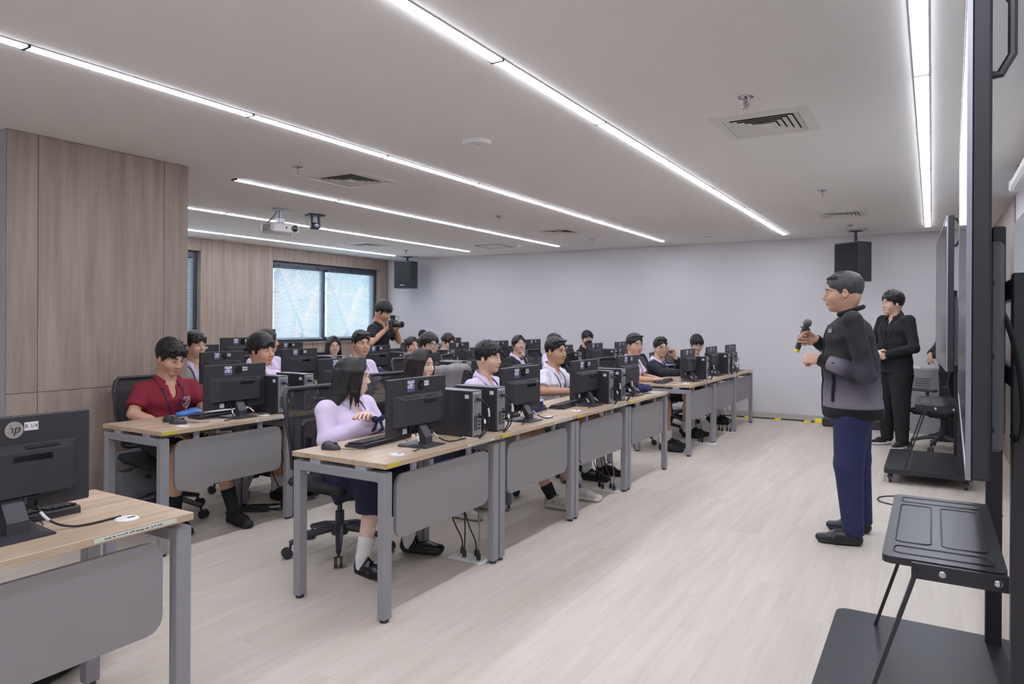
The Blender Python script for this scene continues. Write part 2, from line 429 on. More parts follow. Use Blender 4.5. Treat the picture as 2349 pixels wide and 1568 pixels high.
# ------------------------------------------------------------------ air vents, sprinklers, detectors
def vent(x, y, label, sz=.56):
    t = thing('air_vent', label, 'air vent', (x, y, CZ), 0, 'square ceiling air vents')
    h = sz / 2
    def sq(r0, z0, r1, z1, th=.003):
        m = MB()
        for k in range(4):
            R = Matrix.Rotation(k * PI / 2, 3, 'Z')
            q = [(r0, -r0, z0), (r0, r0, z0), (r1, r1, z1), (r1, -r1, z1)]
            vs = [R @ Vector(p) for p in q] + [R @ Vector((p[0], p[1], p[2] + th)) for p in q]
            m.add(vs, [(0, 3, 2, 1), (4, 5, 6, 7), (0, 1, 5, 4), (2, 3, 7, 6), (1, 2, 6, 5), (3, 0, 4, 7)])
        return m
    sq(h, -.003, h - .065, -.012).obj('frame', LACQ, t, 0.3)
    m = MB(); m.box((0, 0, -.001), (2 * h - .1, 2 * h - .1, .001)); m.obj('backing', mat('vent_dark', (70, 70, 72), .8), t)
    r = h - .068
    while r > .06:
        sq(r, -.012, r - .03, -.003, .0025).obj('louver', LACQ, t, 0.3); r -= .036
    m = MB(); m.box((0, 0, -.009), (.09, .09, .004)); m.obj('centre_plate', LACQ, t)
    return t
vent(-.88, 4.49, 'square air vent in the ceiling nearest the presenter'); vent(-.88, 8.63, 'square air vent near the loudspeaker above the presenter')
vent(-4.32, 4.47, 'square air vent above the middle rows, nearer the oak column'); vent(-4.34, 8.45, 'square air vent above the middle rows, nearer the white wall')
vent(-7.81, 8.43, 'square air vent close to the window wall')
t = thing('ceiling_hatch', 'flush square access hatch in the ceiling near the white wall', 'hatch', (-6.1, 9.58, CZ))
m = MB(); m.rbox((0, 0, -.003), (.42, .42, .006), .002); m.obj('lid', CEIL, t)
m = MB()
for k in range(4):
    R = Matrix.Rotation(k * PI / 2, 3, 'Z'); m.box(R @ Vector((.222, 0, -.004)), (.016, .46, .008), R=R)
m.obj('rim', mat('rim_grey', (150, 150, 152), .5), t)
def sprinkler(x, y, label):
    t = thing('fire_sprinkler', label, 'sprinkler', (x, y, CZ), 0, 'ceiling sprinklers')
    m = MB(); m.lathe([(.042, -.001), (.042, -.006), (.03, -.012), (.012, -.016)], 20); m.obj('escutcheon', CHROME, t)
    m = MB(); m.cyl((0, 0, -.012), (0, 0, -.03), .011, 10)
    for s in (-1, 1): m.tube([(s * .011, 0, -.028), (s * .016, 0, -.042), (s * .006, 0, -.058)], .003, 6)
    m.obj('body', CHROME, t)
    m = MB(); m.lathe([(.003, -.056), (.017, -.060), (.017, -.062), (.002, -.064)], 14); m.obj('deflector', CHROME, t)
    m = MB(); m.cyl((0, 0, -.03), (0, 0, -.056), .0028, 8); m.obj('bulb', mat('sprinkler_red', (190, 40, 40), .3), t)
for x, y, lb in ((-.87, 3.89, 'chrome sprinkler beside the air vent nearest the presenter'), (-4.33, 3.89, 'chrome sprinkler by the vent near the oak column'), (-4.31, 6.86, 'chrome sprinkler midway over the middle rows'),
                 (-.87, 6.97, 'chrome sprinkler between the two vents on the presenter side'), (-.88, 9.62, 'chrome sprinkler next to the loudspeaker above the presenter'), (-4.32, 9.49, 'chrome sprinkler over the middle rows close to the white wall'),
                 (-7.76, 9.38, 'chrome sprinkler next to the loudspeaker by the window corner'), (-7.81, 6.89, 'chrome sprinkler below the light strip past the projector')): sprinkler(x, y, lb)
def detector(x, y, label):
    t = thing('smoke_detector', label, 'detector', (x, y, CZ), 0, 'smoke detectors')
    m = MB(); m.lathe([(.055, 0), (.055, -.012), (.048, -.018)], 20); m.obj('base', WHITE_PL, t)
    m = MB(); m.lathe([(.046, -.018), (.043, -.036), (.03, -.046), (.004, -.048)], 20); m.obj('head', WHITE_PL, t)
    for k in range(8):
        a = 2 * PI * k / 8; m = MB(); m.box((.0452 * math.cos(a), .0452 * math.sin(a), -.030), (.004, .018, .006), R=Matrix.Rotation(a, 3, 'Z')); m.obj('slot', CHARC, t)
detector(-2.68, 9.73, 'white smoke detector near the middle of the white wall'); detector(-5.69, 9.63, 'white smoke detector beside the access hatch')
t = thing('wifi_access_point', 'round white wireless access point on the ceiling', 'access point', (-2.65, 3.94, CZ))
m = MB(); m.lathe([(.10, 0), (.10, -.012), (.092, -.026), (.06, -.032), (.004, -.033)], 32); m.obj('cover', WHITE_PL, t)
m = MB(); m.ell((.03, -.02, -.0325), (.008, .008, .0015)); m.obj('status_light', mat('led_teal', (120, 170, 200), .3), t)

# ------------------------------------------------------------------ projector and camera on the ceiling
t = thing('projector', 'white projector hanging from a silver ceiling bracket', 'projector', (-6.15, 5.28, CZ), math.radians(-8))
m = MB(); m.rbox((0, 0, -.215), (.25, .33, .10), .012); m.obj('body', OFFWHITE, t)
m = MB(); m.cyl((.118, .10, -.215), (.140, .10, -.215), .036, 20); lz = m.obj('lens_ring', CHARC, t)
m = MB(); m.ell((.138, .10, -.215), (.006, .029, .029)); m.obj('lens', BLACK_GLOSS, lz)
m = MB(); m.rbox((.126, 0, -.212), (.004, .018, .026), .001); m.obj('sensor_window', BLACK_PL, t)
for k in range(11):
    m = MB(); m.box((-.07 + k * .014, -.166, -.215), (.006, .006, .075)); m.obj('grille_bar', CABLE_G, t)
m = MB(); m.rbox((0, 0, -.012), (.10, .13, .024), .004); m.cyl((0, 0, -.02), (0, 0, -.10), .026, 14); m.rbox((0, 0, -.125), (.07, .07, .05), .004); m.rbox((0, 0, -.158), (.10, .22, .014), .003)
for s in (-1, 1): m.cyl((0, s * .09, -.006), (0, s * .09, 0), .012, 8)
m.obj('ceiling_bracket', SILVER, t)
m = MB(); m.tube(bez((-.02, -.03, -.03), (-.03, -.08, -.12), (-.06, -.10, -.14), (-.09, -.12, -.165)), .009, 8); m.obj('cable_sleeve', CABLE_G, t)
t = thing('conference_camera', 'dark pan and tilt camera fixed upside down to the ceiling', 'camera', (-6.10, 5.74, CZ), math.radians(-20))
BLUEG = mat('camera_shell', (62, 66, 80), .4)
m = MB(); m.rbox((0, 0, -.012), (.15, .19, .022), .006); m.obj('mount_plate', BLUEG, t)
for s in (-1, 1):
    m = MB(); m.rbox((0, s * .042, -.08), (.05, .028, .13), .008); m.obj('yoke_arm', BLUEG, t)
m = MB(); m.rbox((0, 0, -.135), (.09, .11, .075), .02); m.obj('camera_head', BLUEG, t)
m = MB(); m.cyl((.04, 0, -.135), (.052, 0, -.135), .026, 16); m.obj('lens', BLACK_GLOSS, t)

# ------------------------------------------------------------------ loudspeakers hung at the back wall
def loudspeaker(x, y, zt, zb, w, rz, label):
    d = .33; H = zt - zb
    t = thing('loudspeaker', label, 'loudspeaker', (x, y, zb), rz, 'black loudspeakers at the back wall')
    pl = [(-w / 2, -d / 2), (w / 2, -d / 2), (w / 2, .09), (w * .30, d / 2), (-w * .30, d / 2), (-w / 2, .09)]
    m = MB(); m.prism(pl, 2, 0, H); m.obj('cabinet', BLACK_PL, t)
    m = MB(); m.rbox((0, -d / 2 - .004, H / 2), (w - .02, .010, H - .03), .004); m.obj('grille', mat('speaker_grille', (30, 31, 38), .7, bump=.5, bscale=1500), t)
    m = MB(); m.box((0, -d / 2 - .0098, .055), (.10, .002, .018)); m.obj('name_plate', SILVER, t)
    m = MB(); m.cyl((0, .02, H), (0, .02, CZ - zb - .004), .017, 12)
    for k in range(3): m.cyl((0, .02, H + .02 + k * .02), (0, .02, H + .03 + k * .02), .024, 12)
    m.obj('hanging_rod', BLACK_PL, t)
    m = MB(); m.rbox((0, .02, CZ - zb - .006), (.12, .12, .008), .002); m.obj('ceiling_plate', BLACK_PL, t)
loudspeaker(-8.60, 10.42, 2.53, 2.02, .36, math.radians(8), 'black loudspeaker hung in the window corner of the white wall')
loudspeaker(-.88, 10.25, 2.46, 1.95, .36, math.radians(-32), 'black loudspeaker hung above the presenter at the white wall')
# ------------------------------------------------------------------ desks
DT = 0.74                                     # desk top height
ROWX = [-2.15, -3.87, -5.59, -7.31]
ROWN = ['front row', 'second row', 'third row', 'window row']
ORD = ['first', 'second', 'third', 'fourth']
def make_desk():
    t = thing('desk', 'x', 'desk')
    m = MB(); m.rbox((-.31, .5, DT - .0125), (.62, .998, .025), .0015); m.obj('tabletop', WOOD_DESK, t)
    for y in (.03, .97):
        for x in (-.03, -.59):
            m = MB(); m.rbox((x, y, .355), (.045, .055, .68), .004); lg = m.obj('leg', GREY_METAL, t)
            m = MB(); m.cyl((x, y, 0), (x, y, .016), .021, 12); m.obj('foot', BLACK_PL, lg)
        m = MB(); m.rbox((-.31, y, .672), (.515, .055, .046), .004); m.obj('crossbar', GREY_METAL, t)
        for x in (-.16, -.46):
            m = MB(); m.box((x, y, .705), (.07, .05, .020)); m.obj('spacer', SPACER, t)
    m = MB(); m.rbox((-.31, .5, .672), (.05, .88, .04), .003); m.obj('beam', GREY_METAL, t)
    m = MB(); m.prism(rrect(.10, .90, .365, .668, .055), 0, -.038, -.020); m.obj('modesty_panel', PANEL_GREY, t)
    for y in (.26, .74):
        m = MB(); m.box((-.048, y, .66), (.014, .035, .11)); m.obj('panel_bracket', SPACER, t)
    for y in (.21, .83):
        m = MB(); m.lathe([(.036, DT), (.036, DT + .003), (.033, DT + .005), (.004, DT + .005)], 24, c=(-.11, y, 0)); g = m.obj('grommet', WHITE_PL, t)
        m = MB(); m.rbox((-.105, y + .012, DT + .0055), (.012, .024, .001), .0004); m.obj('cable_slot', CHARC, g)
    m = MB(); m.box((.0006, .055, DT - .012), (.0012, .09, .019)); m.obj('yellow_tape', TAPE_Y, t)
    m = MB(); m.box((.0006, .80, DT - .012), (.0012, .27, .014)); ls = m.obj('name_strip', LABEL_G, t)
    m = MB(); x = .70
    while x < .88:
        w = random.uniform(.004, .014); m.box((.0014, x, DT - .012 + random.uniform(-.001, .001)), (.0004, w, .0035)); x += w + .004
    m.obj('strip_print', INK, ls)
    return t
desk0 = make_desk(); desk_used = False
def put_desk(X, Y, label, group):
    global desk_used
    d = desk0 if not desk_used else copy_tree(desk0); desk_used = True
    return place(d, (X, Y, 0), 0, label, group)

# ------------------------------------------------------------------ monitors, seen from behind (back faces +x)
def make_monitor(code=None, big_logo=False):
    t = thing('monitor', 'x', 'monitor')
    W, z0, z1 = .245, .062, .36
    m = MB(); m.rbox((-.012, 0, (z0 + z1) / 2), (.022, 2 * W, z1 - z0), .004); m.obj('panel', BLACK_PL, t)
    m = MB(); m.box((-.0235, 0, (z0 + z1) / 2 + .004), (.001, 2 * W - .02, z1 - z0 - .026)); m.obj('screen', SCREEN, t)
    m = MB()                                    # protruding housing with a sloped top
    A = [(-.205, .272), (.205, .272), (.205, .112), (-.205, .112)]; B = [(-.160, .250), (.160, .250), (.160, .118), (-.160, .118)]
    vs = [(-.002, y, z) for y, z in A] + [(.040, y, z) for y, z in B]
    m.add(vs, [(0, 3, 2, 1), (4, 5, 6, 7), (0, 1, 5, 4), (1, 2, 6, 5), (2, 3, 7, 6), (3, 0, 4, 7)]); hs = m.obj('housing', BLACK_PL, t, 0.3)
    for y in (-.09, .09):
        m = MB(); m.box((.020, y, .2628), (.016, .10, .0012), R=Matrix.Rotation(math.atan2(.022, .042), 3, 'Y')); m.obj('vent', BLACK_SM, hs)
    m = MB(); m.box((.0405, .055, .232), (.001, .11, .018)); m.obj('slot', BLACK_GLOSS, hs)
    m = MB(); m.rbox((.006, 0, .094), (.014, .17, .036), .003); m.obj('port_bay', BLACK_SM, t)
    m = MB()                                    # small print on the port bay
    for k in range(14): m.box((.0134, .012 + (k % 4) * .011, .104 - (k // 4) * .007), (.0004, .006, .003))
    m.obj('port_print', CABLE_G, t)
    m = MB(); m.box((.0004, -.115, .086), (.0008, .034, .028)); m.obj('small_label', LABEL_W, t)
    st = MB(); st.box((.0004, -.066, .319), (.0008, .056, .056), 0)
    st.box((.0008, -.066, .2985), (.0008, .056, .011), 1); st.box((.0008, -.066, .3275), (.0008, .056, .009), 1)
    st.box((.0013, -.066, .3275), (.0004, .03, .005), 0); st.box((.0008, -.066, .342), (.0004, .04, .003), 1)
    st.box((.0010, -.048, .313), (.0004, .012, .012), 2)
    for k in range(3): st.box((.0010, -.078, .317 - k * .005), (.0004, .024, .0016), 2)
    st.obj('asset_sticker', [LABEL_W, LABEL_B, INK], t, 0.3)
    m = MB(); m.lathe([(.026, 0), (.026, .001), (.002, .0012)], 24, c=(.0002, .018, .318), R=Matrix.Rotation(PI / 2, 3, 'Y')); lg = m.obj('round_logo', BLACK_GLOSS if not big_logo else CABLE_G, t)
    m = MB(); put_text(m, 'hp', .038, frame((.0016, .018, .320), (0.05, 1, 0.0), (0, 0.25, 1))); m.obj('logo_letters', CHARC if not big_logo else BLACK_PL, lg)
    m = MB(); m.box((.0004, .066, .325), (.0008, .040, .026)); cs = m.obj('seat_code', LABEL_W, t)
    m = MB()
    if code: put_text(m, code, .017, frame((.0010, .066, .325), (0, 1, 0), (0, 0, 1)))
    else:
        for k in range(3): m.box((.0010, .054 + k * .011, .325), (.0004, .007, .011))
    m.obj('code_print', INK, cs)
    m = MB()                                    # neck
    vs = []
    for x, z, w in ((.010, .135, .030), (.070, .050, .030), (.070, .004, .030)): vs += [(x, -w, z), (x, w, z)]
    for x, z, w in ((-.012, .125, .030), (.030, .050, .030), (.030, .004, .030)): vs += [(x, -w, z), (x, w, z)]
    m.add(vs, [(0, 1, 3, 2)[::-1], (2, 3, 5, 4)[::-1], (6, 8, 9, 7)[::-1], (8, 10, 11, 9)[::-1], (0, 2, 8, 6)[::-1], (2, 4, 10, 8)[::-1], (1, 7, 9, 3)[::-1], (3, 9, 11, 5)[::-1], (0, 6, 7, 1)[::-1], (4, 5, 11, 10)[::-1]])
    m.obj('stand_neck', CHARC, t, 0.3)
    m = MB(); q = [(-.06, -.10), (-.06, .10), (.115, .085), (.115, -.085)]; p = [(-.055, -.095), (-.055, .095), (.075, .05), (.075, -.05)]
    vs = [(x, y, 0) for x, y in q] + [(x, y, .006) for x, y in q] + [(x, y, .014) for x, y in p]
    m.add(vs, [(0, 1, 2, 3), (8, 11, 10, 9)] + [(i, 4 + i, 4 + (i + 1) % 4, (i + 1) % 4) for i in range(4)] + [(4 + i, 8 + i, 8 + (i + 1) % 4, 4 + (i + 1) % 4) for i in range(4)])
    m.obj('stand_base', CHARC, t, 0.3)
    for (a, e, s) in ((-.06, -.115, -1), (.075, .14, 1)):
        P = bez((.012, a, .090), (.055, a - .01, .045), (.085, a + s * .02, .012), (.10, e * 1.1, .005)) ; P += bez(P[-1], (.11, e + s * .05, .004), (.11, e + s * .06, .004), (.105, .29 * (1 if e > 0 else -.6), .005), 6)[1:]
        m = MB(); m.tube(P, .0036, 6); c = m.obj('cable', CABLE, t)
        m = MB(); m.tube([P[3], P[4], P[5], P[6]], .0048, 7); m.obj('cable_tag', LABEL_W, c)
    return t
mon0 = make_monitor(); mon_used = False
def put_monitor(X, Y, label, group, rz=0.0, z=DT, proto=None):
    global mon_used
    if proto is not None: d = proto
    else: d = mon0 if not mon_used else copy_tree(mon0); mon_used = True
    return place(d, (X, Y, z), rz, label, group)

# ------------------------------------------------------------------ desktop computers standing on edge (rear faces +x)
def make_tower(cables=True):
    t = thing('desktop_computer', 'x', 'computer')
    D, W, H = .30, .096, .262
    m = MB(); m.rbox((-D / 2, 0, H / 2), (D, W, H - .002), .004); m.obj('case', BLACK_PL, t)
    m = MB(); m.rbox((-D / 2, 0, H + .001), (D + .004, W + .003, .007), .003); m.obj('top_cover', TOP_GREY, t)
    m = MB(); m.rbox((.002, 0, H / 2 + .002), (.006, W - .012, H - .014), .002); bp = m.obj('rear_plate', SILVER, t)
    m = MB(); m.rbox((.006, -.012, H - .038), (.006, .05, .05), .002); m.obj('power_supply', mat('psu_grey', (140, 141, 146), .4, .6), bp)
    for k in range(4):
        m = MB(); m.box((.0058, .004, H - .075 - k * .014), (.002, .06, .011)); m.obj('slot_cover', SILVER, bp)
    m = MB()
    for j in range(9):
        for k in range(4): m.box((.0058, -.030 + k * .009, .118 - j * .009), (.001, .006, .006))
    o = m.obj('vent_holes', BLACK_PL, bp); o['kind'] = 'stuff'
    for k, (y, z) in enumerate(((.018, .13), (.018, .112), (.02, .09), (.02, .07), (.02, .05))):
        m = MB(); m.box((.0062, y, z), (.003, .022, .011)); m.obj('port', CHARC, bp)
    m = MB(); m.box((-.035, -W / 2 - .0004, H - .03), (.028, .0008, .022)); m.obj('seat_code', LABEL_W, t)
    if cables:
        P = bez((.008, -.012, H - .045), (.065, -.012, H - .04), (.075, .02, H - .08), (.07, .025, .12), 10) + bez((.07, .025, .12), (.065, .03, .05), (.06, -.0, .02), (.05, -.045, .004), 8)[1:]
        m = MB(); m.tube(P, .0042, 7); m.tube(P[:3], .0085, 8); c = m.obj('power_cable', CABLE, t)
        m = MB(); m.tube(P[7:11], .0055, 7); m.obj('cable_tag', LABEL_W, c)
        P = bez((.008, .018, .115), (.06, .02, .125), (.07, .0, .05), (.05, -.05, .006), 12)
        m = MB(); m.tube(P, .0048, 7); m.box((.018, .018, .116), (.022, .016, .012)); c = m.obj('video_cable', CABLE, t)
        m = MB(); m.tube(P[4:7], .006, 7); m.obj('cable_tag', LABEL_W, c)
    return t
tow0 = make_tower(); tow_used = False
def put_tower(X, Y, label, group):
    global tow_used
    d = tow0 if not tow_used else copy_tree(tow0); tow_used = True
    return place(d, (X, Y, DT), random.uniform(-.02, .02), label, group)

# ------------------------------------------------------------------ keyboard and mouse
def make_keyboard():
    t = thing('keyboard', 'x', 'keyboard')
    m = MB(); m.prism([(-.065, 0), (.065, 0), (.065, .022), (.060, .026), (-.060, .014), (-.065, .010)][::1], 1, -.21, .21) if False else None
    prof = [(-.065, 0), (.065, 0), (.065, .020), (.058, .025), (-.060, .014), (-.065, .008)]
    vs = [(p[0], y, p[1]) for y in (-.21, .21) for p in prof]; n = 6
    m.add(vs, [(i, n + i, n + (i + 1) % n, (i + 1) % n) for i in range(n)] + [tuple(range(n)), tuple(range(2 * n - 1, n - 1, -1))]); m.obj('body', CHARC, t, 0.3)
    k = MB(); R = Matrix.Rotation(-.093, 3, 'Y')
    for r in range(6):
        for c in range(21):
            if c in (15, 18) and r != 9 and c == 15: continue
            y = -.195 + c * .0195; x = -.046 + r * .0185
            k.rbox((x, y, .0205 + (x + .046) * .093), (.015, .0165, .008), .0025, R=R)
    o = k.obj('keys', BLACK_PL, t, 0.3); o['kind'] = 'stuff'
    m = MB(); m.tube(bez((.066, .02, .012), (.10, .02, .03), (.13, .07, .02), (.15, .05, .004)), .0018, 6); m.obj('cable', CABLE, t)
    return t
kb0 = make_keyboard(); kb_used = False
def put_keyboard(X, Y, label, rz=0.0):
    global kb_used
    d = kb0 if not kb_used else copy_tree(kb0); kb_used = True
    return place(d, (X, Y, DT), rz, label, 'black keyboards on the desks')
def make_mouse():
    t = thing('mouse', 'x', 'mouse')
    m = MB(); n = 16; vs = []; rings = [(1.0, 0), (1.02, .008), (.93, .022), (.72, .033), (.35, .038), (.02, .0385)]
    for s, z in rings:
        for i in range(n):
            a = 2 * PI * i / n; vs.append((.055 * s * math.cos(a), .031 * s * math.sin(a) * (1 - .12 * math.cos(a)), z - .006 * math.cos(a) * (z / .038)))
    fs = [(k * n + i, k * n + (i + 1) % n, (k + 1) * n + (i + 1) % n, (k + 1) * n + i) for k in range(len(rings) - 1) for i in range(n)] + [tuple(range(n - 1, -1, -1))]
    m.add(vs, fs); m.obj('shell', CHARC, t)
    m = MB(); m.box((.028, 0, .033), (.018, .006, .008)); m.obj('wheel', BLACK_GLOSS, t)
    m = MB(); m.tube(bez((.055, 0, .008), (.10, .0, .002), (.13, .05, .003), (.17, .07, .003)), .0017, 6); m.obj('cable', CABLE, t)
    return t
ms0 = make_mouse(); ms_used = False
def put_mouse(X, Y, label, rz=0.0):
    global ms_used
    d = ms0 if not ms_used else copy_tree(ms0); ms_used = True
    return place(d, (X, Y, DT), rz, label, 'computer mice on the desks')

# ------------------------------------------------------------------ mesh-back office chair (faces +x)
def make_chair(arms=False):
    t = thing('office_chair', 'x', 'chair')
    m = MB(); m.rbox((0.02, 0, .430), (.47, .47, .05), .02); m.rbox((.02, 0, .400), (.40, .40, .03), .01); m.obj('seat', FABRIC_BK, t)
    cv = lambda z: -.235 - .05 * math.sin((z - .5) / .55 * PI) * -1 - .06 * ((z - .5) / .55) ** 2
    path = []; zs = np.linspace(.50, .955, 9)
    wz = lambda z: .17 + .065 * min(1, (z - .5) / .25) - (.02 if z > .93 else 0)
    L = [(cv(z), wz(z), z) for z in zs]; T = [(cv(.975), y, .980) for y in np.linspace(.19, -.19, 7)]
    path = L + T + [(x, -y, z) for x, y, z in L[::-1]] + [(cv(.48), y, .485) for y in np.linspace(-.13, .13, 5)]
    m = MB(); m.tube(path, .014, 8, closed=True); m.obj('back_frame', BLACK_PL, t)
    m = MB(); vs = []; fs = []; K = 9
    for i, z in enumerate(np.linspace(.495, .970, 12)):
        for j in range(K):
            y = wz(z) * (2 * j / (K - 1) - 1); vs.append((cv(z) - .02 * (1 - (y / .25) ** 2), y, z))
    for i in range(11):
        for j in range(K - 1): fs.append((i * K + j, i * K + j + 1, (i + 1) * K + j + 1, (i + 1) * K + j))
    nv = len(vs); vs += [(x + .004, y, z) for x, y, z in vs]; fs += [tuple(i + nv for i in f[::-1]) for f in fs]
    m.add(vs, fs); m.obj('back_mesh', MESHF, t)
    m = MB(); m.tube([(-.10, 0, .42), (-.24, 0, .43), (-.30, 0, .52), (-.285, 0, .66)], .02, 8); m.obj('back_support', BLACK_PL, t)
    m = MB(); m.rbox((0, 0, .372), (.22, .16, .04), .01); m.obj('tilt_mechanism', BLACK_PL, t)
    m = MB(); m.tube([(.02, -.08, .39), (.03, -.2, .385), (.03, -.27, .375)], .006, 6); m.rbox((.03, -.27, .372), (.05, .07, .010), .003); m.obj('lever', CHARC, t)
    m = MB(); m.cyl((0, 0, .10), (0, 0, .24), .027, 14); m.cyl((0, 0, .22), (0, 0, .385), .015, 12); m.obj('gas_lift', CHARC, t)
    m = MB(); m.lathe([(.05, .10), (.055, .12), (.05, .165), (.03, .175)], 16); m.obj('hub', CHARC, t)
    for k in range(5):
        a = 2 * PI * k / 5 + .5; c, s = math.cos(a), math.sin(a)
        m = MB(); m.tube([(c * .03, s * .03, .145), (c * .16, s * .16, .125), (c * .30, s * .30, .085)], [.026, .022, .016], 8); ar = m.obj('base_arm', CHARC, t)
        m = MB(); m.cyl((c * .295, s * .295, .05), (c * .295, s * .295, .09), .008, 8)
        for e in (-1, 1): m.cyl((c * .315 - s * e * .006, s * .315 + c * e * .006, .030), (c * .315 - s * e * .024, s * .315 + c * e * .024, .030), .030, 16)
        m.obj('caster', BLACK_PL, ar)
    if arms:
        for s in (-1, 1):
            m = MB(); m.tube([(.0, s * .22, .43), (.0, s * .29, .44), (-.01, s * .29, .66)], .018, 8); am = m.obj('armrest', BLACK_PL, t)
            m = MB(); m.rbox((.02, s * .29, .675), (.25, .085, .03), .01); m.obj('arm_pad', CHARC, am)
    return t
ch0 = make_chair(); ch_used = False
def put_chair(X, Y, label, rz=0.0):
    global ch_used
    d = ch0 if not ch_used else copy_tree(ch0); ch_used = True
    return place(d, (X, Y, 0), rz, label, 'black mesh office chairs')
chair_arm = make_chair(True)
place(chair_arm, (.10, 9.12, 0), 2.6, 'black office chair with armrests behind the farther display cart', 'black mesh office chairs')

# ------------------------------------------------------------------ layout of the desk blocks
mon_code = make_monitor('R 1/3'); mon_near = make_monitor('R 1/4', True)
put_desk(-2.17, .50, 'oak-topped grey desk nearest the camera, cut off by the frame', 'grey desks with oak tops')
put_monitor(-2.42, 1.04, 'large black monitor on the nearest desk with a white seat label', 'black monitors on the desks', 0, DT, mon_near)
put_keyboard(-2.56, 1.085, 'black keyboard behind the monitor on the nearest desk', 0.0)
B1 = [2.46, 3.47, 4.48, 5.49]; B2 = [7.20, 8.20, 9.18]
MONP = {0: [[2.95, 4.05, 5.05, 5.97], [7.80, 8.78, 9.75]], 1: [[3.13, 4.12, 5.20, 6.10], [8.10, 9.07, 10.05]],
        2: [[None, 4.30, 5.25, 6.46], [8.20, 9.30, 10.36]], 3: [[None, 5.28, 6.62, None], [8.3, 9.3, 10.42]]}
TOWP = {0: [[3.32, 3.58, 5.27, 5.53], [8.10, 9.10, 9.32]], 1: [[3.42, 3.66, 5.58, 5.74], [8.30, 9.50, 9.66]],
        2: [[None, 5.62, 5.78, 6.84], [7.85, 8.75, 9.70]], 3: [[None, 6.22, 6.95, None], [None, None, 9.9]]}
for r in range(4):
    X = ROWX[r]
    for bk, ys in enumerate((B1, B2)):
        for i, y in enumerate(ys):
            if r >= 2 and bk == 0 and i == 0: continue
            if r == 3 and bk == 0 and i == 3: pass
            where = f'{ROWN[r]}, {ORD[i]} place of the ' + ('nearer block' if bk == 0 else 'block by the white wall')
            put_desk(X, y, 'grey desk with oak top, ' + where, 'grey desks with oak tops')
            my = MONP[r][bk][i]
            if my is not None:
                z = DT + (.09 if (r, bk, i) == (3, 0, 1) else 0)
                put_monitor(X - .20, my, 'black monitor seen from behind, ' + where, 'black monitors on the desks', random.uniform(-.03, .03), DT, mon_code if (r, bk, i) == (0, 0, 0) else None)
            ty = TOWP[r][bk][i]
            if ty is not None: put_tower(X - .075, ty, 'slim upright black computer, ' + where, 'slim black desktop computers')
big = put_monitor(ROWX[3] - .22, 5.86, 'largest plain dark monitor in the window row near the oak column', 'black monitors on the desks'); big.scale = (1.22, 1.22, 1.22)
# keyboards and mice
for X, Y, rz, lb in ((-2.58, 2.90, .08, 'black keyboard in front of the girl with crossed arms'), (-2.52, 4.0, .0, 'black keyboard behind the second monitor of the front row'), (-2.46, 4.92, .12, 'black keyboard beside the boy typing in the front row'),
                     (-2.55, 7.50, .1, 'black keyboard on the far desk beside the boy resting his chin'), (-4.22, 3.12, .0, 'black keyboard in front of the boy in the red polo'), (-4.25, 4.2, 0, 'black keyboard behind the second monitor of the second row'), (-5.95, 4.2, 0, 'black keyboard in front of the boy by the oak column')):
    put_keyboard(X, Y, lb, rz)
for X, Y, rz, lb in ((-2.64, 2.60, .2, 'mouse with a blue side glow at the end of the front desk row'), (-2.52, 4.62, .2, 'small dark mouse beside the blue pencil case'), (-2.50, 7.28, .3, 'dark mouse on the first far desk'),
                     (-4.22, 2.74, .1, 'dark mouse with glowing lights in front of the red polo boy'), (-4.10, 2.72, .6, 'plain dark mouse at the edge of the red polo boy desk'), (-4.35, 4.75, .3, 'dark mouse on the empty part of the second row desk')):
    o = put_mouse(X, Y, lb, rz)

# floor sockets with plugs
def floor_box(x, y, label, npl):
    t = thing('floor_socket', label, 'socket', (x, y, 0), 0, 'white floor sockets under the desks')
    m = MB(); m.rbox((0, 0, .004), (.24, .13, .008), .002); m.obj('plate', WHITE_PL, t)
    for k in range(npl):
        px, py = -.08 + .05 * (k % 4), (-.02 if k % 2 else .03)
        m = MB(); m.rbox((px, py, .028), (.022, .022, .04), .005); m.cyl((px, py, .045), (px, py, .07), .007, 8, .004); p = m.obj('plug', BLACK_PL, t)
        m = MB(); m.tube(bez((px, py, .065), (px, py, .16), (px - .05, py + .12 * (1 if k % 2 else -1), .18), (-.14 + .02 * k, .06 * (k - 1.5), .70)), .004, 6); m.obj('cable', CABLE if k != 3 else CABLE_G, p)
for x, y, lb, n in ((-2.33, 3.42, 'white floor socket with plugs between the first two front desks', 4), (-2.32, 5.42, 'white floor socket with plugs between the third and fourth front desks', 5), (-2.25, 8.12, 'white floor socket under the far block of front desks', 2),
                    (-2.27, 9.1, 'white floor socket nearest the white wall under the front desks', 4), (-4.10, 3.60, 'white floor socket with plugs under the second row', 4)): floor_box(x, y, lb, n)
t = thing('power_strip', 'black power strip with a tangle of cables under the second row', 'power strip', (-4.25, 3.42, 0), .6)
m = MB(); m.rbox((0, 0, .02), (.22, .05, .035), .008); m.obj('body', BLACK_PL, t)
for k in range(3):
    m = MB(); m.tube(bez((.11, 0, .02), (.3, .1 * k - .1, .004), (.25, .25, .004 + .004 * k), (-.05 + .1 * k, .18, .005)) + bez((-.05 + .1 * k, .18, .005), (-.2, .15, .004), (-.25, -.1, .005), (-.1, -.12, .005))[1:], .004, 6); m.obj('cable', CABLE, t)
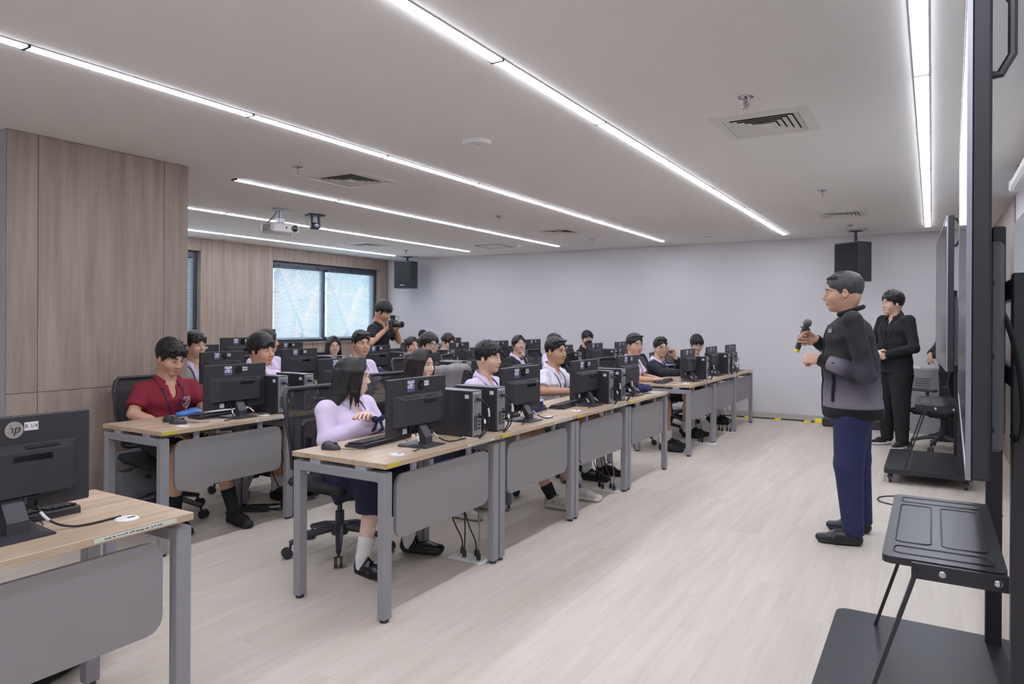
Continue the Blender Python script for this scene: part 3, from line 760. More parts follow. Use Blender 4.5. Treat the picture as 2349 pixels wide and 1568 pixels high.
# ------------------------------------------------------------------ bodies: smooth-blended distance fields turned into one skin
V = lambda *a: np.array(a, dtype=np.float32)
def lerp(a, b, t): return V(*a) * (1 - t) + V(*b) * t
def unit(v): v = np.asarray(v, dtype=np.float32); return v / max(1e-9, float(np.linalg.norm(v)))
class Field:
    def __init__(s, lo, hi, h):
        s.lo = np.array(lo, np.float32); s.h = h
        s.n = np.maximum(4, np.ceil((np.array(hi) - s.lo) / h).astype(int) + 1)
        s.F = np.full(tuple(s.n), 0.2, np.float32)
    def _sl(s, lo, hi, mg):
        a = np.clip(np.floor((np.array(lo) - mg - s.lo) / s.h).astype(int), 0, s.n - 1); e = np.clip(np.ceil((np.array(hi) + mg - s.lo) / s.h).astype(int) + 1, 1, s.n)
        if np.any(e <= a): return None
        ax = [s.lo[i] + s.h * np.arange(a[i], e[i], dtype=np.float32) for i in range(3)]
        return (slice(a[0], e[0]), slice(a[1], e[1]), slice(a[2], e[2])), ax[0][:, None, None], ax[1][None, :, None], ax[2][None, None, :]
    def put(s, fn, lo, hi, k=.02, sub=False):
        g = s._sl(lo, hi, k + 2.5 * s.h)
        if g is None: return
        sl, X, Y, Z = g; d = fn(X, Y, Z); A = s.F[sl]
        if sub:
            d = -d; hh = np.clip(.5 - .5 * (d - A) / k, 0, 1); s.F[sl] = d * (1 - hh) + A * hh + k * hh * (1 - hh)
        else:
            hh = np.clip(.5 + .5 * (d - A) / k, 0, 1); s.F[sl] = d * (1 - hh) + A * hh - k * hh * (1 - hh)
    def cone(s, a, b, ra, rb, k=.02, sub=False, cut0=False, cut1=False):
        a = np.asarray(a, np.float32); b = np.asarray(b, np.float32); ab = b - a; L2 = float(ab @ ab) + 1e-12; L = L2 ** .5
        def fn(X, Y, Z):
            px, py, pz = X - a[0], Y - a[1], Z - a[2]
            tr = (px * ab[0] + py * ab[1] + pz * ab[2]) / L2; t = np.clip(tr, 0, 1)
            d = np.sqrt((px - t * ab[0]) ** 2 + (py - t * ab[1]) ** 2 + (pz - t * ab[2]) ** 2) - (ra + t * (rb - ra))
            if cut1: d = np.maximum(d, (tr - 1) * L)
            if cut0: d = np.maximum(d, -tr * L)
            return d
        r = max(ra, rb); s.put(fn, np.minimum(a, b) - r, np.maximum(a, b) + r, k, sub)
    def ell(s, c, r, k=.02, sub=False, R=None):
        c = np.asarray(c, np.float32); r = np.asarray(r, np.float32)
        def fn(X, Y, Z):
            p = [X - c[0], Y - c[1], Z - c[2]]
            if R is not None: p = [R[0][i] * p[0] + R[1][i] * p[1] + R[2][i] * p[2] for i in range(3)]
            k0 = np.sqrt((p[0] / r[0]) ** 2 + (p[1] / r[1]) ** 2 + (p[2] / r[2]) ** 2)
            k1 = np.sqrt((p[0] / r[0] ** 2) ** 2 + (p[1] / r[1] ** 2) ** 2 + (p[2] / r[2] ** 2) ** 2) + 1e-6
            return k0 * (k0 - 1) / k1
        m = float(np.max(r)) if R is not None else r; s.put(fn, c - m, c + m, k, sub)
    def flat(s, a, b, ra, rb, side, k=.03, cut0=False, cut1=False):
        """capsule of elliptic section; ra, rb = (half width along side, half depth) at each end"""
        a = np.asarray(a, np.float32); b = np.asarray(b, np.float32); ab = b - a; L = float(np.linalg.norm(ab)); n = ab / L
        sd = np.asarray(side, np.float32); sd = unit(sd - n * float(sd @ n)); w = np.cross(n, sd)
        def fn(X, Y, Z):
            px, py, pz = X - a[0], Y - a[1], Z - a[2]
            tr = px * n[0] + py * n[1] + pz * n[2]; t = np.clip(tr / L, 0, 1); ov = tr - t * L
            u = px * sd[0] + py * sd[1] + pz * sd[2]; v = px * w[0] + py * w[1] + pz * w[2]
            rs = ra[0] + t * (rb[0] - ra[0]); rw = ra[1] + t * (rb[1] - ra[1]); mn = np.minimum(rs, rw)
            d = (np.sqrt((u / rs) ** 2 + (v / rw) ** 2 + (ov / mn) ** 2) - 1) * mn
            if cut1: d = np.maximum(d, tr - L)
            if cut0: d = np.maximum(d, -tr)
            return d
        r = max(*ra, *rb); s.put(fn, np.minimum(a, b) - r, np.maximum(a, b) + r, k)
    def ripple(s, amp, fx, fy, fz, ph=0.0):
        ax = [s.lo[i] + s.h * np.arange(s.n[i], dtype=np.float32) for i in range(3)]
        X, Y, Z = ax[0][:, None, None], ax[1][None, :, None], ax[2][None, None, :]
        s.F += amp * np.sin(fx * X + fy * Y + fz * Z + ph)
    def cap(s, fn):
        ax = [s.lo[i] + s.h * np.arange(s.n[i], dtype=np.float32) for i in range(3)]
        s.F = np.maximum(s.F, fn(ax[0][:, None, None], ax[1][None, :, None], ax[2][None, None, :]))
    def front(s, y, z):
        """largest x of the surface at (y, z)"""
        j = int(round((y - s.lo[1]) / s.h)); k = int(round((z - s.lo[2]) / s.h))
        if not (0 <= j < s.n[1] and 0 <= k < s.n[2]): return None
        c = np.where(s.F[:, j, k] < 0)[0]
        if len(c) == 0: return None
        i = c[-1]
        if i + 1 >= s.n[0]: return float(s.lo[0] + s.h * i)
        a, e = s.F[i, j, k], s.F[i + 1, j, k]
        return float(s.lo[0] + s.h * (i + a / (a - e)))
    def top(s, x, y):
        i = int(round((x - s.lo[0]) / s.h)); j = int(round((y - s.lo[1]) / s.h))
        if not (0 <= i < s.n[0] and 0 <= j < s.n[1]): return None
        c = np.where(s.F[i, j, :] < 0)[0]
        if len(c) == 0: return None
        k = c[-1]
        if k + 1 >= s.n[2]: return float(s.lo[2] + s.h * k)
        a, e = s.F[i, j, k], s.F[i, j, k + 1]
        return float(s.lo[2] + s.h * (k + a / (a - e)))
    def net(s):
        F = s.F; F[0] = F[-1] = .2; F[:, 0] = F[:, -1] = .2; F[:, :, 0] = F[:, :, -1] = .2
        I = F < 0
        cnt = np.zeros(tuple(s.n - 1), np.int8)
        for dx in (0, 1):
            for dy in (0, 1):
                for dz in (0, 1): cnt += I[dx:s.n[0] - 1 + dx, dy:s.n[1] - 1 + dy, dz:s.n[2] - 1 + dz]
        act = np.argwhere((cnt > 0) & (cnt < 8))
        ids = np.full(tuple(s.n - 1), -1, np.int32); ids[act[:, 0], act[:, 1], act[:, 2]] = np.arange(len(act))
        off = np.array([(a, b, c) for a in (0, 1) for b in (0, 1) for c in (0, 1)])
        cv = np.stack([F[act[:, 0] + o[0], act[:, 1] + o[1], act[:, 2] + o[2]] for o in off], 1)
        acc = np.zeros((len(act), 3), np.float32); num = np.zeros(len(act), np.float32)
        for i in range(8):
            for j in range(i + 1, 8):
                if np.abs(off[i] - off[j]).sum() != 1: continue
                A, B = cv[:, i], cv[:, j]; m = (A < 0) != (B < 0)
                t = np.where(m, A / np.where(m, A - B, 1), 0)
                acc += (off[i] + t[:, None] * (off[j] - off[i])) * m[:, None]; num += m
        vs = s.lo + s.h * (act + acc / num[:, None])
        fs = []
        for ax in range(3):
            u, w = (ax + 1) % 3, (ax + 2) % 3
            sh = [slice(None)] * 3; a0 = list(sh); a1 = list(sh); a0[ax] = slice(0, -1); a1[ax] = slice(1, None)
            ch = np.argwhere(I[tuple(a0)] != I[tuple(a1)])
            ch = ch[(ch[:, u] > 0) & (ch[:, w] > 0) & (ch[:, u] < s.n[u] - 1) & (ch[:, w] < s.n[w] - 1)]
            q = []
            for du, dw in ((-1, -1), (0, -1), (0, 0), (-1, 0)):
                c = ch.copy(); c[:, u] += du; c[:, w] += dw; q.append(ids[c[:, 0], c[:, 1], c[:, 2]])
            q = np.stack(q, 1); ins = I[ch[:, 0], ch[:, 1], ch[:, 2]]
            q = np.where(ins[:, None], q, q[:, ::-1]); fs.append(q)
        return vs.astype(np.float32), np.concatenate(fs)

def np_mesh(name, parts, mats):
    """parts: list of (verts, quads or face list, material index or array)"""
    vs = []; idx = []; tot = []; mi = []; o = 0
    for v, f, m in parts:
        v = np.asarray(v, np.float32); vs.append(v)
        if isinstance(f, np.ndarray):
            idx.append((f + o).ravel()); tot.append(np.full(len(f), f.shape[1], np.int32)); mi.append(np.full(len(f), m, np.int32) if np.isscalar(m) else np.asarray(m, np.int32))
        else:
            idx.append(np.array([i + o for q in f for i in q], np.int32)); tot.append(np.array([len(q) for q in f], np.int32)); mi.append(np.full(len(f), m, np.int32) if np.isscalar(m) else np.asarray(m, np.int32))
        o += len(v)
    vs = np.concatenate(vs); idx = np.concatenate(idx).astype(np.int32); tot = np.concatenate(tot); mi = np.concatenate(mi)
    me = bpy.data.meshes.new(name); me.vertices.add(len(vs)); me.vertices.foreach_set('co', vs.ravel())
    me.loops.add(len(idx)); me.loops.foreach_set('vertex_index', idx)
    me.polygons.add(len(tot)); me.polygons.foreach_set('loop_start', np.concatenate([[0], np.cumsum(tot)[:-1]]).astype(np.int32))
    for mm in mats: me.materials.append(mm)
    me.polygons.foreach_set('material_index', mi); me.polygons.foreach_set('use_smooth', np.ones(len(tot), bool))
    me.update(calc_edges=True); me.validate(); return me
def xf(v, M): M = np.array(M, np.float32); return np.asarray(v, np.float32) @ M[:3, :3].T + M[:3, 3]

# ---- head (x forward, y left, z up, origin between the ears)
def head_geo(kind, h):
    f = Field((-.15, -.12, -.17), (.15, .12, .16), h); fem = kind == 'f'
    f.ell((-.012, 0, .030), (.098, .076, .090), .02)
    f.ell((.026, 0, -.040), (.064, .056 if fem else .060, .072), .03)
    f.ell((.060, 0, -.090), (.024, .024 if fem else .029, .020), .02)
    f.ell((-.03, 0, -.03), (.07, .062, .06), .03)
    for s in (-1, 1):
        f.ell((.050, s * .036, -.028), (.034, .028, .034), .02)
        f.cone((.083, s * .010, .024), (.066, s * .048, .024), .0095, .010, .012)
        f.ell((.098, s * .032, .003), (.016, .020, .010), .010, sub=True)
        f.ell((.076, s * .032, .003), (.0095, .019, .0135), .006)
        f.ell((.097, s * .0105, -.034), (.009, .0072, .0068), .007)
        R = Matrix.Rotation(s * .35, 3, 'Z') @ Matrix.Rotation(-.18, 3, 'Y'); R = [[R[i][j] for j in range(3)] for i in range(3)]
        f.ell((-.008, s * .079, -.004), (.019, .007, .031), .008, R=R); f.ell((-.004, s * .085, .000), (.010, .006, .018), .006, sub=True, R=R)
    f.cone((.086, 0, .016), (.104, 0, -.025), .0068, .0095, .011); f.ell((.106, 0, -.029), (.0085, .0088, .0078), .006)
    f.ell((.085, 0, -.0595), (.0105, .022, .0055), .004); f.ell((.0845, 0, -.0685), (.0100, .018, .0058), .004)
    f.cone((-.022, 0, -.05), (-.034, 0, -.16), .053 if not fem else .047, .055 if not fem else .047, .025)
    vs, q = f.net(); c = vs[q].mean(1); mi = np.zeros(len(q), np.int32)
    lip = (((c[:, 0] - .094) / .02) ** 2 + (c[:, 1] / (.021 if fem else .023)) ** 2 + ((c[:, 2] + .063) / .0115) ** 2 < 1) & (c[:, 0] > .082); mi[lip] = 3
    parts = [(vs, q, mi)]
    m = MB()
    for s in (-1, 1):
        m.ell((.0822, s * .0325, .003), (.0055, .0135, .0052), 12, 8, 1); m.ell((.0862, s * .031, .003), (.0022, .0054, .0049), 10, 6, 2)
        m.tube([(.0855, s * .018, .0055), (.0892, s * .028, .0092), (.0872, s * .038, .0088), (.0800, s * .047, .0045)], [.0012, .0017, .0017, .001], 5, 2)
        b = .0032 if not fem else .0022
        m.tube([(.0935, s * .014, .0275), (.0915, s * .028, .0295), (.0855, s * .042, .0275), (.0765, s * .052, .022)], [b, b * 1.15, b, b * .5], 6, 2)
    m.tube([(.0945, y, -.0632 - abs(y) * .04) for y in (-.018, -.009, 0, .009, .018)], .0008, 5, 3)
    for s in (-1, 1): m.ell((.105, s * .0055, -.0375), (.0035, .0026, .0015), 8, 6, 2)
    parts.append((np.array(m.v), m.f, np.array(m.mi)))
    return parts
HEADS = {}
def head_parts(kind, h):
    if (kind, h) not in HEADS: HEADS[(kind, h)] = head_geo(kind, h)
    return HEADS[(kind, h)]

# ---- hair
HAIRS = {}
def hair_mesh(style, col):
    key = (style, col)
    if key in HAIRS: return HAIRS[key]
    lng = style.startswith('long')
    f = Field((-.26 if style == 'pony' or lng else -.19, -.15, (-.66 if style == 'longer' else -.48) if lng else -.24), (.16, .15, .22), .0052 if not lng else .0058)
    HC = V(-.014, 0, .034); rs = random.Random(len(style) * 7 + ord(style[0]))
    def strands(n, e0, e1, L, r0, r1, fwd=.012, az=None, dn=0.0):
        for k in range(n):
            a = rs.uniform(0, 2 * PI) if az is None else rs.uniform(*az); e = rs.uniform(e0, e1); d = V(math.cos(a) * math.cos(e), math.sin(a) * math.cos(e), math.sin(e))
            p = HC + d * V(.100, .079, .094); l = L * rs.uniform(.6, 1.3); q = p + d * l * .55 + V(fwd + rs.uniform(-.4, 1) * l * .6, rs.uniform(-.6, .6) * l, rs.uniform(-.3, .5) * l - dn)
            f.cone(p, q, r0, r1, .007)
    if not lng and style not in ('bun', 'pony'):
        tt = {'short': .013, 'messy': .020, 'fringe': .020, 'bowl': .026, 'curly': .024, 'buzz': .006, 'spiky': .015, 'side': .019, 'grey': .010, 'crop': .014}[style]
        ts = {'bowl': .012, 'messy': .008, 'curly': .010, 'fringe': .008}.get(style, .0045)
        f.ell(HC + V(0, 0, .002), (.098 + tt * .75, .076 + ts, .090 + ts), .012)                                   # close sides
        f.ell(HC + V(-.004, 0, .030), (.096 + tt * .6, .068 + tt * .6, .066 + tt), .02)                            # volume on top
        # forehead, temples and jaw stay free
        f.ell((.112, 0, -.035), (.078, .066, .100 if style not in ('grey', 'side', 'spiky', 'buzz', 'crop') else .112), .010, sub=True)
        for s in (-1, 1):
            f.ell((.062, s * .080, -.030), (.040, .040, .070), .008, sub=True); f.ell((-.004, s * .094, -.030), (.026, .022, .050), .006, sub=True)
        f.cap(lambda X, Y, Z: -(Z + .078 - X * .55 + 0 * Y))
        if style in ('messy', 'fringe', 'bowl', 'curly'):
            z0 = {'bowl': .040, 'fringe': .046, 'messy': .050, 'curly': .062}[style]
            for k in range(17):
                y = -.064 + k * .008; bx = .084 - 5.4 * y * y
                f.cone((bx - .022, y * .8, .106), (bx + .010, y + rs.uniform(-.008, .010), z0 + rs.uniform(-.010, .014) - abs(y) * .20), .014, .0035, .008)
            for s in (-1, 1):
                for k in range(5): f.cone((.060 - k * .016, s * .066, .075), (.056 - k * .015, s * (.080), .020 + rs.uniform(-.012, .01)), .012, .004, .007)
        elif style in ('short', 'crop', 'side', 'grey', 'spiky'):
            for k in range(12):
                y = -.054 + k * .0098; bx = .078 - 5.0 * y * y; up = {'side': .016, 'grey': .004, 'spiky': .022, 'short': .004, 'crop': .010}[style]
                f.cone((bx - .026, y, .100), (bx + .006, y + (.012 if style in ('side', 'crop') else rs.uniform(-.006, .006)), .092 + up + rs.uniform(-.004, .006)), .016, .005, .010)
        if style in ('messy', 'spiky'): strands(90, .25, 1.5, .026, .010, .0028)
        elif style == 'curly':
            for k in range(110):
                a = rs.uniform(0, 2 * PI); e = rs.uniform(.25, 1.5); d = V(math.cos(a) * math.cos(e), math.sin(a) * math.cos(e), math.sin(e)); f.ell(HC + d * V(.112, .088, .110), [rs.uniform(.009, .014)] * 3, .006)
        elif style in ('side', 'crop', 'fringe', 'short'): strands(60, .35, 1.5, .016, .010, .004)
    else:
        f.ell(HC, (.098 + .014, .077 + .012, .090 + .014), .012)
        f.ell((.112, 0, -.045), (.086, .064, .122), .010, sub=True)
        if lng:
            L = .36 if style == 'long' else .56; bk = -.180
            for s in (-1, 1):
                for k in range(9):
                    x = .046 - k * .017; y = s * (.070 + .012 * math.sin(k * .5)); w = rs.uniform(-.014, .014)
                    if k < 3: m1 = V(x - .004, y + s * .008, -.09); f.cone((x, y * .95, .045), m1, .015, .013, .010); f.cone(m1, (x - .004 + w, y + s * .010, -.19 + w), .013, .004, .008); continue
                    u = (k - 2) / 6; ll = L * (.72 + .28 * u) + rs.uniform(-.03, .03)
                    m1 = V(x - .030, y + s * .008, -.10); m2 = V(-.10 + (bk + .10) * u + w * .5, y * 1.0 + s * .016, -.21); e = V(-.125 + (bk + .115) * u, y * (1.0 - .2 * u) + w, -ll)
                    f.cone((x, y * .95, .045), m1, .017, .018, .010); f.cone(m1, m2, .018, .018, .010); f.cone(m2, lerp(m2, e, .55) + V(w, w, 0), .018, .016, .010); f.cone(lerp(m2, e, .55) + V(w, w, 0), e, .016, .004, .008)
            for k in range(8):
                y = -.062 + k * .0177; ll = L + rs.uniform(-.04, .05); w = rs.uniform(-.012, .012); m1 = V(-.118, y * 1.1, -.12); m2 = V(bk + .01, y * 1.2, -.24); m3 = V(bk - .012 + w, y * 1.15 + w, -.26 - (ll - .26) * .55)
                f.cone((-.088, y, .03), m1, .020, .020, .012); f.cone(m1, m2, .020, .021, .012); f.cone(m2, m3, .021, .016, .010); f.cone(m3, (bk - .004 - w, y + w, -ll), .016, .004, .008)
            for s in (-1, 1):
                for k in range(4): f.cone((.072 - k * .012, s * .008, .122), (.070 - k * .016, s * .066, .040), .011, .010, .008)
                f.cone((.070, s * .060, .048), (.060, s * .073, -.03), .010, .009, .008); f.cone((.060, s * .073, -.03), (.052, s * .076, -.13), .009, .004, .008)
        else:
            for s in (-1, 1):
                f.ell((.062, s * .085, -.040), (.040, .040, .074), .008, sub=True); f.ell((-.004, s * .094, -.030), (.026, .022, .046), .006, sub=True)
                for k in range(4): f.cone((.070 - k * .012, s * .006, .120), (.050 - k * .02, s * .076, .045 - k * .004), .009, .008, .008)
                f.cone((.052, s * .074, .035), (.040, s * .080, -.035), .004, .002, .004)
            f.cap(lambda X, Y, Z: -(Z + .076 - X * .55 + 0 * Y))
            if style == 'bun': f.ell((-.122, 0, -.005), (.030, .034, .032), .012)
            if style == 'pony': f.ell((-.116, 0, .0), (.026, .024, .024), .012); f.cone((-.124, 0, 0), (-.140, 0, -.08), .022, .026, .015); f.cone((-.140, 0, -.08), (-.130, 0, -.18), .026, .008, .015)
    # grooves that run with the strands, away from the crown
    ax = [f.lo[i] + f.h * np.arange(f.n[i], dtype=np.float32) for i in range(3)]; X, Y, Z = ax[0][:, None, None], ax[1][None, :, None], ax[2][None, None, :]
    if style != 'curly':
        az = np.arctan2(Y, X + .03); f.F += .0013 * np.sin(44 * az + 18 * Z) * np.ones_like(f.F) + .0009 * np.sin(87 * az - 30 * Z + 1.0)
    vs, q = f.net()
    HAIRS[key] = np_mesh('hair', [(vs, q, 0)], [mat('hair_%d_%d_%d' % col, col, .38, noise=.3, nscale=60, stretch=(6, 6, .6), bump=.35, bscale=90)])
    return HAIRS[key]

# ---- hands (wrist at origin, x to the fingertips, z = back of the hand, y = thumb side for side=+1)
HANDS = {}
def hand_geo(pose, h):
    if (pose, h) in HANDS: return HANDS[(pose, h)]
    f = Field((-.06, -.09, -.12), (.22, .12, .08), h)
    f.flat((-.03, 0, 0), (.03, 0, 0), (.026, .019), (.034, .016), (0, 1, 0), .012)
    f.flat((.02, .002, 0), (.085, 0, 0), (.033, .016), (.040, .014), (0, 1, 0), .012)
    curl = {'relaxed': (.30, .40, .30), 'flat': (.05, .08, .05), 'fist': (1.45, 1.65, .9), 'grip': (1.0, 1.25, .8), 'hold': (.55, .9, .6)}[pose]
    L = [(.044, .026, .020), (.048, .030, .022), (.044, .027, .021), (.034, .020, .018)]
    for i, y in enumerate((.030, .010, -.011, -.030)):
        p = V(.086 - abs(i - 1) * .004, y, .0); a = 0.0; sp = (.10, .02, -.05, -.13)[i] * (1 - min(1, curl[0]))
        r = (.0092, .0094, .0090, .0080)[i]
        for j in range(3):
            a += curl[j] + i * .03; d = V(math.cos(a) * math.cos(sp), math.cos(a) * math.sin(sp), -math.sin(a)); q = p + d * L[i][j]
            f.cone(p, q, r, r * .93, .004); p = q; r *= .93
    th = {'relaxed': ((.055, .062, -.018), (.088, .066, -.030), (.112, .058, -.036)), 'flat': ((.055, .066, -.006), (.085, .082, -.008), (.108, .092, -.010)), 'fist': ((.05, .052, -.030), (.085, .035, -.052), (.098, .010, -.056)),
          'grip': ((.055, .056, -.032), (.088, .042, -.056), (.10, .020, -.070)), 'hold': ((.055, .060, -.030), (.088, .052, -.055), (.105, .038, -.070))}[pose]
    p = V(.018, .026, -.004)
    for q, r in zip(th, (.0125, .0105, .0092)): f.cone(p, q, r * 1.08, r, .006); p = q
    HANDS[(pose, h)] = f.net(); return HANDS[(pose, h)]

SHOES = {}
def shoe_mesh(kind):
    if kind in SHOES: return SHOES[kind]
    f = Field((-.13, -.08, -.02), (.24, .08, .15), .0055)
    f.flat((-.055, 0, .032), (.08, .004, .034), (.036, .032), (.044, .032), (0, 1, 0), .02); f.flat((.08, .004, .034), (.165, 0, .030), (.044, .030), (.034, .024), (0, 1, 0), .02)
    if kind == 'maryjane':
        f.ell((.02, 0, .085), (.055, .030, .05), .008, sub=True); f.cone((-.055, 0, .03), (-.062, 0, .075), .034, .024, .015); f.ell((-.035, 0, .10), (.045, .026, .055), .008, sub=True)
        f.cone((.005, -.036, .05), (.012, 0, .092), .007, .007, .004); f.cone((.012, 0, .092), (.005, .036, .05), .007, .007, .004)
    else:
        f.cone((-.05, 0, .04), (-.048, 0, .085), .036, .033, .02); f.cone((-.02, 0, .06), (.07, 0, .055), .038, .030, .025)
    sole = .024 if kind != 'sneaker' else .032
    f.flat((-.058, 0, sole / 2), (.075, .004, sole / 2), (.043, sole / 2 + .003), (.050, sole / 2 + .003), (0, 1, 0), .006); f.flat((.075, .004, sole / 2), (.160, 0, sole / 2), (.050, sole / 2 + .003), (.040, sole / 2 + .003), (0, 1, 0), .006)
    f.cap(lambda X, Y, Z: -Z + 0 * X + 0 * Y)
    vs, q = f.net(); c = vs[q].mean(1); mi = np.where(c[:, 2] < sole, 1, 0)
    m = MB()
    if kind != 'maryjane':
        for k in range(4):
            x = .005 + k * .020; z = .098 - k * .012
            m.tube([(x, -.022, z - .008), (x + .006, 0, z + .002), (x + .012, .022, z - .008)], .0028, 5)
        m.tube([(.0, -.004, .104), (-.004, -.028, .100), (.012, -.034, .088)], .0024, 5); m.tube([(.0, .004, .104), (-.004, .028, .100), (.012, .034, .088)], .0024, 5)
    else: m.box((.006, .037, .058), (.014, .006, .014))
    if kind == 'sneaker':
        for sg in (-1, 1): put_text(m, 'N', .034, frame((.005, sg * .049, .056), (-.25 * 0 + sg * -1, 0, 0), (0, -sg * .25, 1)))
    SHOES[kind] = [(vs, q, mi), (np.array(m.v), m.f, 2)]; return SHOES[kind]
SHOE_M = {}
def shoe_obj(kind, cols, parent, M):
    key = (kind,) + cols
    if key not in SHOE_M:
        SHOE_M[key] = np_mesh('shoe', shoe_mesh(kind), [mat('shoe_%s_%d_%d' % (kind, cols[0][0], i), c, .35 if kind != 'sneaker' else .7) for i, c in enumerate(cols)])
    o = link('shoe', SHOE_M[key], parent); o.matrix_local = M; return o

def skin_mats(tone):
    s = mat('skin_%d_%d_%d' % tone, tone, .5, noise=.06, nscale=30)
    lip = tuple(int(a) for a in (min(255, tone[0] * .94), tone[1] * .80, tone[2] * .80))
    return [s, mat('eye_white', (225, 220, 216), .25), mat('eye_dark', (26, 20, 18), .35), mat('lip_%d_%d_%d' % lip, lip, .45)]
def cloth(col, rough=.85, bump=.22, bscale=28):
    return mat('cloth_%d_%d_%d' % col, col, rough, noise=.05, nscale=8, bump=bump, bscale=bscale)

def aim(d, up):
    """frame with x along d and z near up"""
    x = Vector(d).normalized(); y = Vector(up).cross(x).normalized(); z = x.cross(y)
    return Matrix(((x.x, y.x, z.x), (x.y, y.y, z.y), (x.z, y.z, z.z)))

def person(label, loc, rz, top, pose='sit', look=None, pitch=0.0, tilt=0.0, sex='m', skin=(196, 150, 124), hair='short', hair_col=(24, 21, 22), shirt=(214, 200, 226), sleeve='short', lower='shorts', lower_col=(30, 30, 40),
           lean=0.03, width=1.0, arms=None, hands=('relaxed', 'relaxed'), legs=None, feet=None, shoes=('loafer', ((24, 23, 25), (20, 20, 21), (30, 30, 32))), socks=(228, 227, 228), sock_h=.19, extras=(), hs=1.0, near=False, belly=0.0, shirt_mat=None, hem=None, hand_up=None, neck=.318, collar_open=True, hemx=0.0, bag=1.0, group='students at the desks', legs_seen=True, cat='person', shirt_name=None):
    t = thing('person', label, cat, loc, rz, group)
    sit = pose == 'sit'; h = .0090 if near else .0125; hh = .0050 if near else .0072
    nz = top - neck * hs; pz = .55 if sit else .92 * top / 1.74
    P = V(0, 0, pz); N = V(lean, 0, nz); shz = nz - .038; sw = .170 * (.5 + .5 * width)
    HCn = V(lean + .035, 0, top - .142 * hs)                                 # head centre
    if look is None: yaw = 0.0
    else: yaw = look
    HM = Matrix.Translation(HCn.tolist()) @ Matrix.Rotation(yaw, 4, 'Z') @ Matrix.Rotation(pitch, 4, 'Y') @ Matrix.Rotation(tilt, 4, 'X') @ Matrix.Scale(hs, 4)
    if arms is None: arms = [((.06, .235, .74), (.30, .12, .66)), ((.06, -.235, .74), (.30, -.12, .66))]
    if sit: LG = legs or [((.40, .10, .50), (.38, .11, .09)), ((.40, -.10, .50), (.38, -.11, .09))]
    else: LG = legs or [((.02, .095, .50), (-.01, .10, .09)), ((.02, -.095, .50), (-.01, -.10, .09))]
    hip = [V(0, .085, pz), V(0, -.085, pz)]
    allp = [P, N, HCn] + [V(*q) for a in arms for q in a] + [V(*q) for l in LG for q in l]
    lo = np.min(allp, 0) - .26; hi = np.max(allp, 0) + .26; lo[2] = -.03
    side = (0, 1, 0)
    # --- skin
    f = Field(lo, hi, h)
    f.cone(HCn + V(-.02, 0, -.05) * hs, N + V(-.015, 0, -.03), .050 if sex == 'm' else .044, .058 if sex == 'm' else .052, .02)
    W = lerp(P, N, .42); C = lerp(P, N, .74)
    f.flat(P, W, (.13 * width, .085), (.11 * width, .075), side); f.flat(W, C, (.11 * width, .075), (.135 * width, .085), side); f.flat(C, lerp(P, N, .93), (.135 * width, .085), (.09 * width, .055), side)
    for s, (el, wr) in zip((1, -1), arms):
        S = V(N[0] - .015, s * sw, shz); f.cone(N + V(-.025, s * .035, -.005), S, .034, .040, .03)
        f.cone(S, el, .046 * width, .038, .015); f.cone(el, lerp(el, wr, .35), .038, .038, .012); f.cone(lerp(el, wr, .35), wr, .038, .026, .012)
    for hp, (kn, an) in zip(hip, LG):
        f.cone(hp, kn, .072 * width, .056, .015)
        if lower != 'trousers': f.cone(kn, lerp(kn, an, .3), .054, .054, .012); f.cone(lerp(kn, an, .3) + V(-.012, 0, 0), an, .052, .036, .012); f.cone(an, V(*an) + V(0, 0, -.06), .036, .032, .01)
    parts = [f.net() + (0,)]
    for v, q, mi in head_parts(sex, hh): parts.append((xf(v, HM), q, mi))
    for i, (s, (el, wr)) in enumerate(zip((1, -1), arms)):
        if hands[i] is None: continue
        hu = (hand_up[i] if hand_up and hand_up[i] else None)
        d = np.array(wr) - np.array(el); up = (0, 0, 1)
        if hu: d = hu[0]; up = hu[1]
        R = aim(d, up); flip = Matrix.Diagonal((1, -s, 1))              # the thumb points inward
        v, q = hand_geo(hands[i], .0045 if near else .0070)
        M = Matrix.Translation(wr) @ (R @ flip).to_4x4() @ Matrix.Scale(hs * .97, 4)
        parts.append((xf(v, M), q if s < 0 else q[:, ::-1], 0))
    link('body', np_mesh('body', parts, skin_mats(skin)), t)
    if hair:
        o = link('hair', hair_mesh(hair, hair_col), t); o.matrix_local = HM
    # --- upper clothes
    wd = .4 + .6 * width
    f = Field(lo, hi, h)
    zh = hem if hem is not None else (pz - .03 if sit else pz - .02)
    fm = lerp(P, N, .15)
    f.flat(V(P[0], 0, zh - .02), W, (.162 * width + belly * .4, .112 + belly + hemx), (.145 * width + belly * .4, .102 + belly), side, .03)
    f.flat(W, C, (.145 * width + belly * .4, .102 + belly), (.162 * width, .112 + belly * .5), side, .03); f.flat(C, lerp(P, N, .86), (.162 * width, .112 + belly * .5), (.120 * width, .062), side, .03)
    if sex == 'f': 
        for s in (-1, 1): f.ell(C + V(.075, s * .065, -.02), (.05, .055, .055), .03)
    fr = {'short': .72, 'long': 1.0, 'none': .2}[sleeve]
    for s, (el, wr) in zip((1, -1), arms):
        S = V(N[0] - .015, s * sw, shz); f.cone(N + V(-.025, s * .048, -.006), S, .042, .054 + (.004 if sleeve == 'long' else 0), .035)
        if sleeve == 'short': e = lerp(S, el, fr); f.cone(S, e, .056 * wd, .060 * wd + .008, .02, cut1=True)
        else: f.cone(S, el, .058 * wd, .053, .02); e2 = lerp(el, wr, .93); f.cone(el, e2, .056, .043, .02, cut1=True)
    f.cap(lambda X, Y, Z: zh - Z + 0 * X + 0 * Y)
